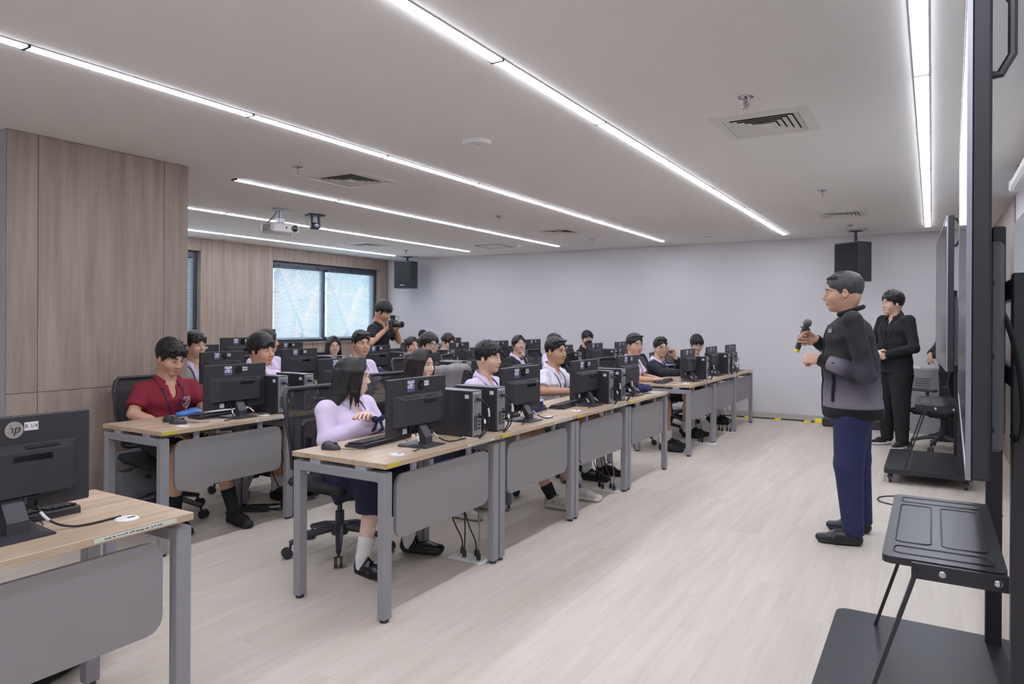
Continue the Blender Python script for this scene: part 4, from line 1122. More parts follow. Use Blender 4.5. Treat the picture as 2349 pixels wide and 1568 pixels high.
    f.cone(HCn + V(-.02, 0, -.04), N + V(-.006, 0, .004), .058, .056, .006, sub=True)
    if collar_open: f.ell(N + V(.085, 0, -.030), (.055, .026, .070), .008, sub=True)
    # cloth folds
    f.ripple(.0016, 38, 21, 55, 1.3); f.ripple(.0012, -45, 33, 40, .4)
    v, q = f.net(); sf = f
    shirt_o = link(shirt_name or ('jacket' if sleeve == 'long' and sum(shirt) < 300 else 'shirt'), np_mesh('shirt', [(v, q, 0)], [shirt_mat or cloth(shirt)]), t)
    # --- lower clothes
    LC = cloth(lower_col, .85)
    if lower in ('shorts', 'trousers'):
        f = Field(lo, hi, h)
        f.flat(V(0, -.06 * width, pz + .02), V(0, .06 * width, pz + .02), (.11, .115 + belly * .6), (.11, .115 + belly * .6), (1, 0, 0), .03)
        if not sit: f.flat(V(0, 0, pz + .08), V(0, 0, pz - .02), (.15 * width, .11 + belly * .5), (.155 * width, .115 + belly * .4), side, .03)
        for hp, (kn, an) in zip(hip, LG):
            if lower == 'shorts': f.cone(hp, lerp(hp, kn, .86), .092 * width, .082, .025, cut1=True)
            else:
                f.cone(hp, lerp(hp, kn, .3), .080 * width, .092 * width * bag, .025); f.cone(lerp(hp, kn, .3), kn, .092 * width * bag, .074 * wd * bag, .025); f.cone(kn, V(*an) + V(0, 0, -.03), .074 * wd * bag, .056 * wd, .02, cut1=True); 0
        v, q = f.net(); link(lower, np_mesh(lower, [(v, q, 0)], [LC]), t)
    elif lower == 'skirt':
        f = Field(lo, hi, h); kz = (LG[0][0][2] + LG[1][0][2]) / 2; kx = (LG[0][0][0] + LG[1][0][0]) / 2
        f.flat(V(-.02, 0, pz + .05), V(kx, 0, kz + .01), (.20, .125), (.20, .105), side, .04)
        f.flat(V(kx - .06, 0, kz), V(kx - .02, 0, kz - .22), (.20, .13), (.215, .14), side, .05, cut1=True); f.flat(V(.05, 0, pz), V(.16, 0, kz - .13), (.21, .13), (.22, .12), side, .05, cut1=True)
        f.cap(lambda X, Y, Z: (kz - .20) - Z + .02 * np.sin(22 * Y + 0 * X)); f.ripple(.004, 14, 40, 8)
        v, q = f.net(); link('skirt', np_mesh('skirt', [(v, q, 0)], [LC]), t)
    # --- socks and shoes
    for i, (kn, an) in enumerate(LG):
        fa, lift = (feet[i] if feet else (0.0, 0.0))
        if socks and lower != 'trousers':
            f = Field(np.array(an) - .12, np.array(an) + V(.12, .12, sock_h + .02), .006)
            a1 = lerp(an, kn, max(.02, (sock_h - .09) / max(.1, kn[2] - an[2]))); f.cone(V(*an) + V(0, 0, -.05), an, .041, .040, .01); f.cone(an, a1, .040, .049 if sock_h > .15 else .044, .01, cut1=True)
            v, q = f.net(); link('sock', np_mesh('sock', [(v, q, 0)], [cloth(socks, .9, .1, 300)]), t)
        M = Matrix.Translation((an[0] + .035 * math.cos(fa), an[1] + .035 * math.sin(fa), an[2] - .09 + .001)) @ Matrix.Rotation(fa, 4, 'Z') @ Matrix.Rotation(lift, 4, 'Y')
        shoe_obj(shoes[0], shoes[1], t, M)
    # --- extras
    ctx = dict(t=t, N=N, HM=HM, HC=HCn, sf=sf, C=C, arms=arms, shirt=shirt_o, col=shirt, hs=hs)
    for e in extras:
        if isinstance(e, tuple): e[0](ctx, *e[1:])
        else: e(ctx)
    return t, ctx

# ---- extras
def collar(c, col=None, open_=.42, deep=.05):
    N = c['N']; m = MB(); n = 30; R = [[], [], []]
    for i in range(n + 1):
        a = open_ + (2 * PI - 2 * open_) * i / n; x, y = math.cos(a), math.sin(a); fr = max(0.0, x)
        tx, ty, tz = N[0] - .014 + x * .061, y * .061, N[2] + .086 - .064 * (.5 + .5 * x)
        r = .094 + .022 * fr * (deep / .05) + (.010 if i in (0, n) else 0)
        bx, by = N[0] - .014 + x * r, y * r; bz = c['sf'].top(bx, by)
        if bz is None or bz > N[2] + .05 or bz < N[2] - .13: bz = N[2] + .012 - .09 * fr
        bz = max(bz, N[2] - .025 - deep * 1.5 * fr) + .007
        R[0].append((tx, ty, tz)); R[2].append((bx, by, bz)); R[1].append(((tx + bx) / 2 + x * .005, (ty + by) / 2 + y * .005, (tz + bz) / 2 + .010))
    k = n + 1; vs = R[0] + R[1] + R[2]; vs += [(x - .0, y * .985, z - .004) for x, y, z in vs]; fs = []
    for j in range(2):
        for i in range(n): fs.append((j * k + i, (j + 1) * k + i, (j + 1) * k + i + 1, j * k + i + 1)); fs.append((3 * k + j * k + i, 3 * k + j * k + i + 1, 3 * k + (j + 1) * k + i + 1, 3 * k + (j + 1) * k + i))
    for i in range(n): fs.append((2 * k + i, 5 * k + i, 5 * k + i + 1, 2 * k + i + 1)); fs.append((i, i + 1, 3 * k + i + 1, 3 * k + i))
    m.add(vs, fs); cc = col or c['col']; m.obj('collar', cloth(cc) if c['shirt'].data.materials[0].name.startswith('cloth') or col else c['shirt'].data.materials[0], c['t'], 1.2)
def surf(c, y, z, off=.004):
    s = c['sf'].front(y, z); return (s if s is not None else c['N'][0] + .10) + off
def lanyard(c, col=(30, 36, 70), drop=.27, card=True):
    N = c['N']; m = MB(); zc = N[2] - drop
    for s in (-1, 1):
        P = [(N[0] - .06, s * .045, N[2] + .012)]
        P.append((N[0] + .01, s * .080, N[2] + .012))
        for k in range(8):
            u = k / 7; y = s * (.078 * (1 - u) + .006 * u); z = N[2] - .02 * (1 - u) - (drop) * u; P.append((surf(c, y, z, .005), y, z))
        m.tube(P, .0042, 6)
    l = m.obj('lanyard', mat('lanyard_%d_%d_%d' % col, col, .6), c['t'])
    if card:
        x = surf(c, 0, zc - .05, .012); m = MB(); m.rbox((x, 0, zc - .07), (.003, .058, .09), .001, 0); m.box((x + .002, 0, zc - .09), (.0006, .05, .03), 1); m.cyl((x - .002, 0, zc - .02), (x - .002, 0, zc + .004), .005, 8, m=2)
        m.obj('badge', [mat('badge_clear', (190, 190, 200), .2), LABEL_W, CHROME], l)
def crest(c):
    N = c['N']; m = MB(); y0, z0 = .085, N[2] - .14
    W, H = .034, .045
    def p(u, v): return (surf(c, y0 + u * W, z0 + v * H, .003), y0 + u * W, z0 + v * H)
    out = [(-1, 1), (0, .86), (1, 1), (1, .1), (.75, -.45), (0, -1), (-.75, -.45), (-1, .1)]
    m.tube([p(*q) for q in out], .0016, 5, closed=True)
    m.tube([p(-.8, -.35), p(0, .1), p(.8, .65)], .0022, 5); m.tube([p(-.35, -.65), p(.1, -.2), p(.55, .15)], .0016, 5); m.tube([p(0, -.85), p(.35, -.5), p(.7, -.15)], .0016, 5); m.tube([p(-.9, .55), p(0, .42), p(.9, .62)], .0012, 5)
    for k in range(6): m.tube([p(-.75 + k * .27, .68), p(-.75 + k * .27, .84)], .0014, 5)
    m.obj('shield_crest', LABEL_W, c['t'])
def stitching(c, both=True):
    N = c['N']; RD = mat('red_thread', (196, 60, 72), .7)
    m = MB()
    for y0, z0, n in ((-.085, N[2] - .155, 4), (.075, N[2] - .13, 5)):
        for k in range(n):
            y = y0 - .018 + k * .010; x = surf(c, y, z0, .0025); m.box((x, y, z0), (.002, .007, .006))
    m.obj('name_stitching', RD, c['t'])
    m = MB(); y, z = -.085, N[2] - .125; m.ell((surf(c, y, z, .001), y, z), (.003, .009, .014)); m.obj('school_emblem', mat('emblem_gold', (176, 150, 90), .5), c['t'])
def buttons(c, n=4, col=(235, 232, 236)):
    N = c['N']; m = MB()
    for k in range(n):
        z = N[2] - .10 - k * .075; x = surf(c, 0.004, z, .002); m.cyl((x - .002, .004, z), (x + .002, .004, z), .0055, 8)
    m.obj('buttons', mat('button_%d' % col[0], col, .4), c['t'])
def glasses(c, col=(30, 28, 30), metal=False, r=.023):
    m = MB()
    for s in (-1, 1):
        P = [(.106 - .006 * abs(math.cos(a)) * 0, s * .034 + r * 1.12 * math.cos(a), .000 + r * .9 * math.sin(a)) for a in (2 * PI * k / 18 for k in range(18))]
        m.tube(P, .0013 if metal else .0022, 6, closed=True)
        m.tube([(.106, s * .060, .006), (.095, s * .074, .008), (-.005, s * .083, .010), (-.02, s * .084, -.008)], .0012 if metal else .002, 6)
    m.tube([(.106, -.009, .004), (.110, 0, .007), (.106, .009, .004)], .0013, 6)
    o = m.obj('glasses', mat('specs_%d' % col[0], col, .3, .8 if metal else 0), c['t']); o.matrix_local = c['HM']
    g = MB()
    for s in (-1, 1): g.ell((.106, s * .034, 0), (.0008, r * 1.08, r * .86), 14, 6)
    g.obj('lenses', mat('lens_clear', (230, 232, 250), .02, alpha=.12), o)
def mask(c):
    f = Field((-.02, -.1, -.14), (.16, .1, .04), .005)
    f.ell((.045, 0, -.050), (.072, .062, .070), .02); f.cone((.095, 0, -.012), (.115, 0, -.036), .014, .018, .02); f.ell((.06, 0, -.09), (.03, .035, .03), .02)
    f.cap(lambda X, Y, Z: Z + .010 - .12 * X * 0 + .25 * np.abs(Y)); f.cap(lambda X, Y, Z: .012 - X + 0 * Y + 0 * Z)
    v, q = f.net(); o = link('face_mask', np_mesh('mask', [(v, q, 0)], [cloth((34, 34, 42), .9)]), c['t']); o.matrix_local = c['HM']
def tie_bow(c, col=(38, 42, 78)):
    N = c['N']; z = N[2] - .085; x = surf(c, 0, z, .012); m = MB()
    for s in (-1, 1): m.ell((x, s * .030, z), (.010, .030, .020), 10, 8, R=Matrix.Rotation(s * .25, 3, 'X')); m.tube([(x, s * .01, z), (surf(c, s * .02, z - .06, .006), s * .022, z - .06), (surf(c, s * .028, z - .13, .006), s * .03, z - .13)], [.008, .010, .008], 6)
    m.ell((x + .005, 0, z), (.010, .012, .014)); m.obj('ribbon_tie', cloth(col), c['t'])
def inner_shirt(c, col=(240, 240, 244)):
    N = c['N']; m = MB(); n = 14
    vs = []
    for i in range(n + 1):
        a = -1.9 + 3.8 * i / n; vs.append((N[0] - .012 + math.cos(a) * .063, math.sin(a) * .063, N[2] + .045 - .02 * math.cos(a)))
    for i in range(n + 1):
        a = -1.9 + 3.8 * i / n; vs.append((N[0] - .012 + math.cos(a) * .075, math.sin(a) * .072, N[2] - .01 - .05 * max(0, math.cos(a))))
    m.add(vs, [(i, n + 1 + i, n + 2 + i, i + 1) for i in range(n)] + [(i, i + 1, n + 2 + i, n + 1 + i) for i in range(n)]); m.obj('inner_collar', cloth(col), c['t'], 1.2)
def v_front(c, col=(212, 198, 226), depth=.24, w=.055):
    """shirt front showing in an open jacket"""
    N = c['N']; m = MB(); vs = []; fs = []; K = 10
    for i in range(K + 1):
        u = i / K; z = N[2] - .02 - depth * u; ww = w * (1 - u) + .004
        for j in range(5): y = ww * (j / 2 - 1); vs.append((surf(c, y, z, .0035 + .002 * (1 - abs(j / 2 - 1))), y, z))
    for i in range(K):
        for j in range(4): fs.append((i * 5 + j, (i + 1) * 5 + j, (i + 1) * 5 + j + 1, i * 5 + j + 1))
    nv = len(vs); vs += [(x - .004, y, z) for x, y, z in vs]; fs += [tuple(k + nv for k in f[::-1]) for f in fs]; m.add(vs, fs); m.obj('shirt_front', cloth(col), c['t'], 1.2)
# ------------------------------------------------------------------ big displays on rolling carts
def display(xc, yc, L, rz, label):
    t = thing('display', label, 'display', (xc, yc, 1.02), rz, 'large wheeled displays')
    H = 1.24; x0, x1 = 0.0, .050
    m = MB(); m.rbox(((x0 + x1) / 2 + .004, 0, H / 2), (x1 - x0 - .008, L, H), .006); m.obj('housing', DARK_STEEL, t)
    m = MB(); m.rbox((x0 + .003, 0, H / 2), (.004, L - .03, H - .05), .001); m.obj('screen', mat('display_glass', (30, 31, 38), .16), t)
    for lo, hi in (((x0 - .001, -L / 2, 0), (x0 + .010, L / 2, .022)), ((x0 - .001, -L / 2, H - .022), (x0 + .010, L / 2, H)), ((x0 - .001, -L / 2, .022), (x0 + .010, -L / 2 + .016, H - .022)), ((x0 - .001, L / 2 - .016, .022), (x0 + .010, L / 2, H - .022))):
        m = MB(); m.bb(lo, hi); m.obj('bezel', mat('bezel_alu', (150, 150, 158), .35, .6), t)
    for s in (-1, 1):
        y = s * (L / 2 - .10); m = MB()
        P = [(x1 - .004, y, H - .02), (x1 + .02, y, H - .02), (x1 + .045, y, H - .06), (x1 + .045, y, H - .19), (x1 + .02, y, H - .235), (x1 - .004, y, H - .235)]
        m.tube(P, .011, 8); m.obj('handle', CHARC, t)
    m = MB(); m.rbox((x1 + .02, -.30, .32), (.036, 1.25, .56), .010); m.obj('rear_cover', mat('rear_cover_grey', (98, 99, 103), .5), t)
    m = MB(); m.tube(bez((x1 + .03, -L / 2 + .25, .42), (x1 + .09, -L / 2 + .2, .3), (x1 + .09, -L / 2 + .2, .0), (x1 + .06, -L / 2 + .28, .08)), .008, 7); m.obj('cable_loop', CABLE, t)
    for z in (.12, .30, .48):
        m = MB(); m.rbox((x1 + .003, -L / 2 + .06, z), (.010, .05, .012), .002); m.obj('port_slot', BLACK_GLOSS, t)
    return t
display(.0955, 3.18, 2.30, -.0204, 'huge dark display seen edge-on right beside the camera'); display(.067, 7.62, 2.20, .028, 'huge wheeled display farther away behind the standing men')
def cart(yc, label):
    t = thing('display_cart', label, 'cart', (0, yc, 0), 0, 'black display carts')
    m = MB(); q = rrect(-.36, .30, -.58, .58, .05); m.prism([(a, e) for a, e in q], 2, .085, .125); m.obj('base_plate', DARK_STEEL, t, 0.4)
    for x, y in ((-.31, -.53), (-.31, .53), (.25, -.53), (.25, .53)):
        m = MB(); m.cyl((x, y, .062), (x, y, .088), .018, 10); m.cyl((x - .012, y, .031), (x + .012, y, .031), .031, 18); m.rbox((x, y, .055), (.046, .05, .025), .006); cs = m.obj('caster', BLACK_PL, t)
        m = MB(); m.cyl((x - .014, y, .031), (x + .014, y, .031), .013, 12); m.obj('caster_hub', SILVER, cs)
    for y in (-.52, .52):
        m = MB(); m.rbox((.215, y, .83), (.055, .045, 1.42), .004); m.obj('post', DARK_STEEL, t)
        m = MB(); m.rbox((.17, y * .62, 1.38), (.035, .05, .62), .004); m.obj('mount_rail', DARK_STEEL, t)
    for z in (1.25, 1.50):
        m = MB(); m.rbox((.205, 0, z), (.03, 1.06, .06), .004); m.obj('crossbar', DARK_STEEL, t)
    tr = MB(); tr.prism([(a, e) for a, e in rrect(-.13, .19, -.45, .45, .03)], 2, .668, .690); to = tr.obj('tray', DARK_STEEL, t, 0.4)
    for lo, hi in (((-.10, -.40), (.16, -.32)), ((-.10, .32), (.16, .40)), ((-.10, -.27), (.00, .27)), ((.03, -.27), (.15, .27))):
        m = MB(); P = [(x, y, .6905) for x, y in rrect(lo[0], hi[0], lo[1], hi[1], .02, 4)]; m.tube(P, .0028, 6, closed=True); m.obj('embossed_rib', DARK_STEEL, to)
    m = MB(); m.bb((-.05, -.468, .640), (.19, -.452, .686)); m.obj('tray_bracket', DARK_STEEL, t); m = MB(); m.bb((-.05, .452, .640), (.19, .468, .686)); m.obj('tray_bracket', DARK_STEEL, t)
    for y in (-.471, .471):
        for x in (.03, .165):
            m = MB(); m.ell((x, y, .664), (.011, .004, .011), 12, 6); m.obj('bolt', CHROME, t)
        m = MB(); s = 1 if y > 0 else -1; a = Vector((-.035, y - s * .008, .668)); c = Vector((-.20, y - s * .008, .125)); d = c - a
        m.box((a + c) / 2, (.035, .012, d.length), R=Vector(d).to_track_quat('Z', 'Y').to_matrix()); m.obj('strut', DARK_STEEL, t)
    return t
cart(2.88, 'black steel display cart with tray beside the camera'); cart(7.55, 'black steel display cart with tray behind the presenter')
t = thing('screen_housing', 'long white projector screen housing high on the side wall', 'screen', (.57, 5.0, 2.46))
m = MB(); m.rbox((0, 0, .04), (.09, 3.6, .085), .02); m.obj('case', WHITE_PL, t); m = MB(); m.rbox((0, 1.82, .04), (.10, .05, .095), .015); m.obj('end_cap', WHITE_PL, t)
m = MB(); m.box((0, 1.6, .11), (.03, .03, .10)); m.box((0, -1.6, .11), (.03, .03, .10)); m.obj('ceiling_hooks', SILVER, t)
t = thing('cable_loop', 'thin black cable looped on the floor under the farther cart', 'cable', (.05, 6.4, 0))
m = MB(); m.tube(bez((.35, .1, .005), (-.1, .15, .005), (-.5, .1, .005), (-.4, -.2, .005)) + bez((-.4, -.2, .005), (-.25, -.4, .005), (.1, -.1, .005), (.4, -.2, .005))[1:], .005, 6); m.obj('cord', CABLE, t)
t = thing('floor_cable', 'black cable taped along the foot of the white wall', 'cable', (0, 10.66, 0))
m = MB(); m.tube([(x, .03 * math.sin(x * 3.1) - .02 * (x + 2.4), .012) for x in np.linspace(-2.9, -.2, 40)], .009, 6); m.obj('cord', CABLE, t)
for x, y, lb in ((-2.32, 10.64, 'yellow tape on the wall cable beside the last front desk'), (-1.90, 10.64, 'yellow tape on the wall cable, middle piece'), (-1.50, 10.64, 'yellow tape on the wall cable nearest the presenter'), (-1.36, 10.63, 'loose yellow tape end sticking up by the presenter')):
    m = MB(); n = 5; up = .06 if 'loose' in lb else .022
    prof = [(-.05, .001), (-.012, .018), (.012, up), (.05, .002 if up < .05 else .05)]
    vs = [(dx, p[0], p[1]) for dx in (-.045, .045) for p in prof] + [(dx, p[0], p[1] + .001) for dx in (-.045, .045) for p in prof]
    m.add(vs, [(i, i + 1, 4 + i + 1, 4 + i) for i in range(3)] + [(8 + i, 12 + i, 12 + i + 1, 8 + i + 1) for i in range(3)] + [(0, 8, 9, 1), (4, 5, 13, 12)]); o = m.obj('floor_tape', TAPE_FLOOR); o.location = (x, y, 0); tag(o, lb, 'tape', 'yellow floor tapes')
t = thing('cabinet', 'low grey metal cabinet by the white wall behind the armrest chair', 'cabinet', (-.02, 10.50, 0))
m = MB(); m.rbox((0, 0, .41), (.42, .36, .82), .006); m.obj('body', mat('cabinet_grey', (150, 150, 152), .5), t)
for k in range(5):
    m = MB(); m.box((-.08, -.182, .70 - k * .03), (.16, .004, .008)); m.obj('louver', CHARC, t)
m = MB(); m.rbox((-.15, 0, .83), (.09, .08, .03), .006); m.obj('adapter', WHITE_PL, t)
t = thing('equipment_case', 'long flat black equipment case on the floor by the white wall', 'case', (-.80, 10.45, 0))
m = MB(); m.rbox((0, 0, .06), (.95, .24, .115), .015); m.obj('shell', BLACK_PL, t); m = MB(); m.tube([(-.08, -.12, .07), (-.07, -.15, .07), (.07, -.15, .07), (.08, -.12, .07)], .008, 6); m.obj('handle', CHARC, t)
t = thing('floor_plate', 'small grey lidded floor box behind the presenter', 'floor box', (-.82, 9.05, 0))
m = MB(); m.rbox((0, 0, .02), (.16, .16, .04), .006); m.obj('lid', mat('box_grey', (120, 118, 118), .5), t); m = MB(); m.rbox((0, 0, .041), (.12, .12, .004), .001); m.obj('inset', CHARC, t)

# ------------------------------------------------------------------ small things on desks and floor
def soft(name, label, cat, loc, rz, prims, col, h=.007, part='body', rough=.9):
    t = thing(name, label, cat, loc, rz); P = np.array([p[0] for p in prims]); R = max(max(p[1]) for p in prims)
    f = Field(P.min(0) - R * 1.3, P.max(0) + R * 1.3, h)
    for c, r in prims: f.ell(c, r, .04)
    f.ripple(.0035, 34, 27, 41, .7); f.ripple(.0025, -61, 44, 30); f.cap(lambda X, Y, Z: -Z + 0 * X + 0 * Y)
    v, q = f.net(); link(part, np_mesh(name, [(v, q, 0)], [cloth(col, rough, .3, 60)]), t); return t
t = thing('pencil_case', 'dark blue cloth pencil case on the front desk row', 'pencil case', (-2.50, 4.47, DT), .15)
m = MB(); m.rbox((0, 0, .036), (.085, .235, .07), .012); m.obj('pouch', cloth((38, 44, 92)), t); m = MB(); m.tube([(0, -.1, .073), (0, .1, .073)], .003, 6); m.obj('zip', CHARC, t)
t = thing('notebook', 'white notebook lying on the blue pencil case', 'notebook', (-2.50, 4.47, DT + .076), .25)
m = MB(); m.box((0, 0, .003), (.11, .19, .006)); m.obj('pages', LABEL_W, t); m = MB(); m.box((0, 0, .0068), (.112, .192, .0012)); m.obj('cover', mat('cover_pale', (190, 200, 226), .5), t)
soft('cloth_bag', 'crumpled navy bag at the far end of the front desk row', 'bag', (-2.40, 6.32, DT), .2, [((0, 0, .03), (.11, .13, .05)), ((.05, .14, .02), (.07, .10, .035)), ((-.05, -.1, .03), (.08, .08, .04))], (36, 40, 84))
soft('cloth_bag', 'navy and white bag lying on the third row desk', 'bag', (-5.68, 6.36, DT), .2, [((0, 0, .03), (.11, .16, .05)), ((.0, .16, .02), (.08, .12, .03))], (34, 38, 78))
soft('snack_pouch', 'bright blue pouch beside the red polo boy', 'pouch', (-4.42, 3.00, DT), .3, [((0, 0, .012), (.055, .09, .022)), ((.0, .06, .01), (.045, .06, .016))], (66, 120, 190), .006, rough=.4)
t = thing('paper_stack', 'small stack of papers by the blue pouch', 'papers', (-4.36, 3.24, DT), .1)
for k in range(3):
    m = MB(); m.box((.004 * k, -.003 * k, .002 + .004 * k), (.12, .16, .004)); m.obj('sheet', LABEL_W, t)
t = thing('pen_strap', 'bright blue strap lying on the first far desk', 'strap', (-2.58, 7.72, DT), .3)
m = MB(); m.tube(bez((-.04, -.05, .006), (.05, -.05, .006), (.05, .05, .012), (-.03, .06, .006)), .006, 6); m.obj('loop', mat('strap_blue', (50, 80, 190), .5), t)

# roll-top backpack by the column
t = thing('backpack', 'grey roll-top backpack standing behind the red polo boy chair', 'backpack', (-4.93, 2.98, 0), 0)
BG = cloth((118, 117, 120), .95, .4, 250)
f = Field((-.2, -.3, -.02), (.2, .3, .6), .008)
f.flat((0, 0, .05), (0, 0, .36), (.185, .085), (.175, .075), (0, 1, 0), .03); f.flat((0, -.17, .42), (0, .16, .43), (.05, .045), (.05, .045), (1, 0, 0), .04); f.ell((.03, 0, .15), (.075, .14, .12), .03)
f.ripple(.003, 20, 30, 40); f.cap(lambda X, Y, Z: -Z + 0 * X + 0 * Y); v, q = f.net(); link('bag', np_mesh('bag', [(v, q, 0)], [BG]), t)
for z in (.27, .14):
    m = MB(); m.box((.108 if z < .2 else .085, 0, z), (.012, .035, .025)); m.obj('buckle', BLACK_PL, t)
m = MB(); m.tube([(.02, .17, .40), (.07, .19, .25), (.05, .19, .06)], .012, 7); m.obj('strap', CHARC, t)
soft('sports_bag', 'black bag on the floor under the nearest desk', 'bag', (-3.0, 1.36, 0), .1, [((0, 0, .12), (.16, .24, .15)), ((0, .14, .10), (.13, .14, .11))], (30, 30, 34), .01)

# ------------------------------------------------------------------ people
SPK = (-.62, 4.95)
def look_at(hx, hy, rz, tgt=SPK): return math.atan2(tgt[1] - hy, tgt[0] - hx) - rz
LIL = (222, 208, 234); WHT = (226, 222, 236); PNK = (228, 208, 228)
SNK = ('sneaker', ((196, 190, 182), (214, 210, 204), (120, 116, 114))); BLK = ('loafer', ((24, 23, 25), (20, 20, 21), (30, 30, 32))); BSN = ('sneaker', ((30, 30, 33), (26, 26, 28), (34, 34, 38))); MJ = ('maryjane', ((20, 20, 30), (18, 18, 20), (120, 110, 110)))
col_l = (collar,)
def seat(label, clabel, hx, hy, top, rz=0.0, dl=0.0, lk=None, chair=True, **k):
    lean = k.get('lean', .03); ox = lean + .035
    lx, ly = hx - math.cos(rz) * ox, hy - math.sin(rz) * ox
    r = person(label, (lx, ly, 0), rz, top, look=(look_at(hx, hy, rz) + dl) if lk is None else lk, **k)
    if chair: put_chair(lx - .035, ly, clabel, rz + random.uniform(-.08, .08))
    return r
# front row
seat('girl with long black hair and crossed arms at the first front desk', 'mesh chair of the girl with crossed arms', -3.0, 3.13, 1.19, hs=.93, sex='f', skin=(226, 190, 172), hair='longer', hair_col=(26, 22, 23), shirt=LIL, sleeve='long', lower='skirt', lower_col=(30, 32, 58),
     neck=.302, arms=[((.10, .20, .72), (.25, -.07, .84)), ((.07, -.21, .71), (.28, .09, .80))], hands=('relaxed', 'relaxed'), legs=[((.38, .13, .50), (.36, .18, .10)), ((.36, -.09, .50), (.36, -.22, .09))], feet=[(.3, 0), (-.15, 0)], shoes=MJ, near=True, extras=(collar, tie_bow), pitch=.02)
seat('girl with long dark brown hair behind the first pair of computers', 'mesh chair of the brown-haired girl', -3.36, 4.26, 1.195, hs=.95, sex='f', skin=(226, 188, 168), hair='long', hair_col=(40, 31, 29), shirt=LIL, sleeve='short', lower='skirt', lower_col=(30, 32, 58), shoes=SNK, sock_h=.16, near=True, extras=(collar,), dl=-.25,
     legs=[((.42, .10, .50), (.52, .14, .09)), ((.42, -.10, .50), (.50, -.16, .09))])
r14, _ = seat('boy with swept black hair and wide lilac collar in the front row', 'chair with the grey jacket over its back', -3.05, 4.72, 1.245, skin=(220, 180, 156), hair='messy', shirt=LIL, lower='shorts', lower_col=(34, 34, 40), shoes=SNK, socks=(34, 34, 38), sock_h=.17, near=True, extras=((collar, None, .55, .055), lanyard), dl=-.05, legs=[((.44, .14, .52), (.70, .30, .09)), ((.44, -.10, .52), (.66, -.04, .09))])
seat('boy in white shirt with a dark lanyard reaching for the keyboard', 'mesh chair of the boy at the keyboard', -3.0, 5.80, 1.262, skin=(198, 152, 124), hair='crop', shirt=WHT, lower='shorts', lower_col=(34, 34, 40), shoes=BLK, near=True, arms=[((.14, .25, .76), (.34, .14, .77)), ((.06, -.26, .77), (.34, -.10, .775))], hands=('flat', 'flat'),
     extras=((collar, None, .5, .05), lanyard, stitching, buttons), legs=[((.42, .12, .50), (.46, .16, .09)), ((.42, -.10, .50), (.44, -.12, .09))], dl=.1)
seat('boy in pale pink shirt with round silver glasses and red lanyard', 'mesh chair of the boy with the red lanyard', -2.90, 7.55, 1.275, skin=(206, 160, 134), hair='side', hair_col=(34, 31, 32), shirt=PNK, lower='shorts', lower_col=(30, 30, 34), shoes=BSN, extras=(collar, (lanyard, (150, 44, 56)), (glasses, (170, 170, 176), True)), dl=.25, arms=[((.10, .22, .76), (.30, .05, .77)), ((.12, -.24, .77), (.32, -.16, .77))],
     legs=[((.40, .10, .50), (.42, .12, .09)), ((.40, -.12, .50), (.46, -.14, .09))])
seat('boy in black jacket and glasses resting his chin on his hand', 'mesh chair of the boy in the black jacket', -2.93, 8.52, 1.215, skin=(220, 178, 152), hair='spiky', shirt=(36, 37, 42), sleeve='long', lower='shorts', lower_col=(30, 30, 34), shoes=BSN, width=1.18, lean=-.02, extras=((collar, (214, 200, 230)), v_front, (lanyard, (40, 44, 90)), (glasses, (36, 36, 44), False, .021)), dl=.2,
     arms=[((.24, .20, .78), (.19, .05, .965)), ((.14, -.24, .77), (.34, -.02, .78))], hands=('hold', 'relaxed'), hand_up=[((-.25, -.15, 1), (.5, .9, .2)), None])
seat('boy in white shirt with parted hair and thin glasses near the wall', 'mesh chair nearest the white wall in the front row', -2.86, 9.86, 1.225, skin=(212, 170, 146), hair='bowl', shirt=WHT, lower='shorts', lower_col=(30, 30, 34), shoes=BSN, extras=(collar, (glasses, (120, 118, 122), True)), dl=.15, pitch=.2, lean=.08)
# second row
seat('boy in dark red polo shirt with white shield crest looking down', 'mesh chair of the red polo boy', -4.60, 2.99, 1.27, skin=(200, 156, 128), hair='messy', shirt=(128, 28, 46), lower='shorts', lower_col=(26, 26, 30), shoes=BSN, socks=(30, 30, 34), sock_h=.24, near=True, lk=.22, pitch=.30, rz=-.16, extras=((collar, None, .55, .04), crest, lanyard),
     arms=[((.10, .235, .76), (.30, .16, .70)), ((.06, -.245, .76), (.36, -.08, .64))], legs=[((.43, .16, .51), (.50, .24, .09)), ((.43, -.12, .51), (.36, -.10, .09))])
seat('broad-faced boy with a thick black bowl cut in the second row', 'mesh chair of the bowl cut boy', -4.72, 3.87, 1.295, skin=(206, 158, 130), hair='bowl', shirt=LIL, lower='shorts', lower_col=(30, 32, 58), near=True, hs=1.05, width=1.1, extras=(collar, lanyard), dl=-.15)
seat('slim boy with short black hair and long neck in the second row', 'mesh chair of the slim boy', -4.72, 5.04, 1.315, skin=(202, 158, 132), hair='short', shirt=LIL, lower='shorts', lower_col=(30, 32, 58), near=True, extras=(collar,), dl=-.35)
seat('curly haired boy with thick black glasses in the second row', 'mesh chair of the curly haired boy', -4.72, 6.11, 1.275, skin=(214, 172, 148), hair='curly', shirt=WHT, lower='shorts', lower_col=(30, 32, 58), extras=(collar, (glasses, (24, 22, 24), False, .025)), dl=-.05)
seat('girl in black hoodie over a lilac collar with large clear glasses', 'mesh chair of the girl in the hoodie', -4.72, 8.04, 1.23, sex='f', skin=(212, 170, 146), hair='pony', shirt=(38, 38, 42), sleeve='long', lower='skirt', lower_col=(30, 32, 58), extras=((collar, (216, 202, 232)), v_front, (glasses, (176, 160, 190), True, .025)), dl=.0, pitch=-.12)
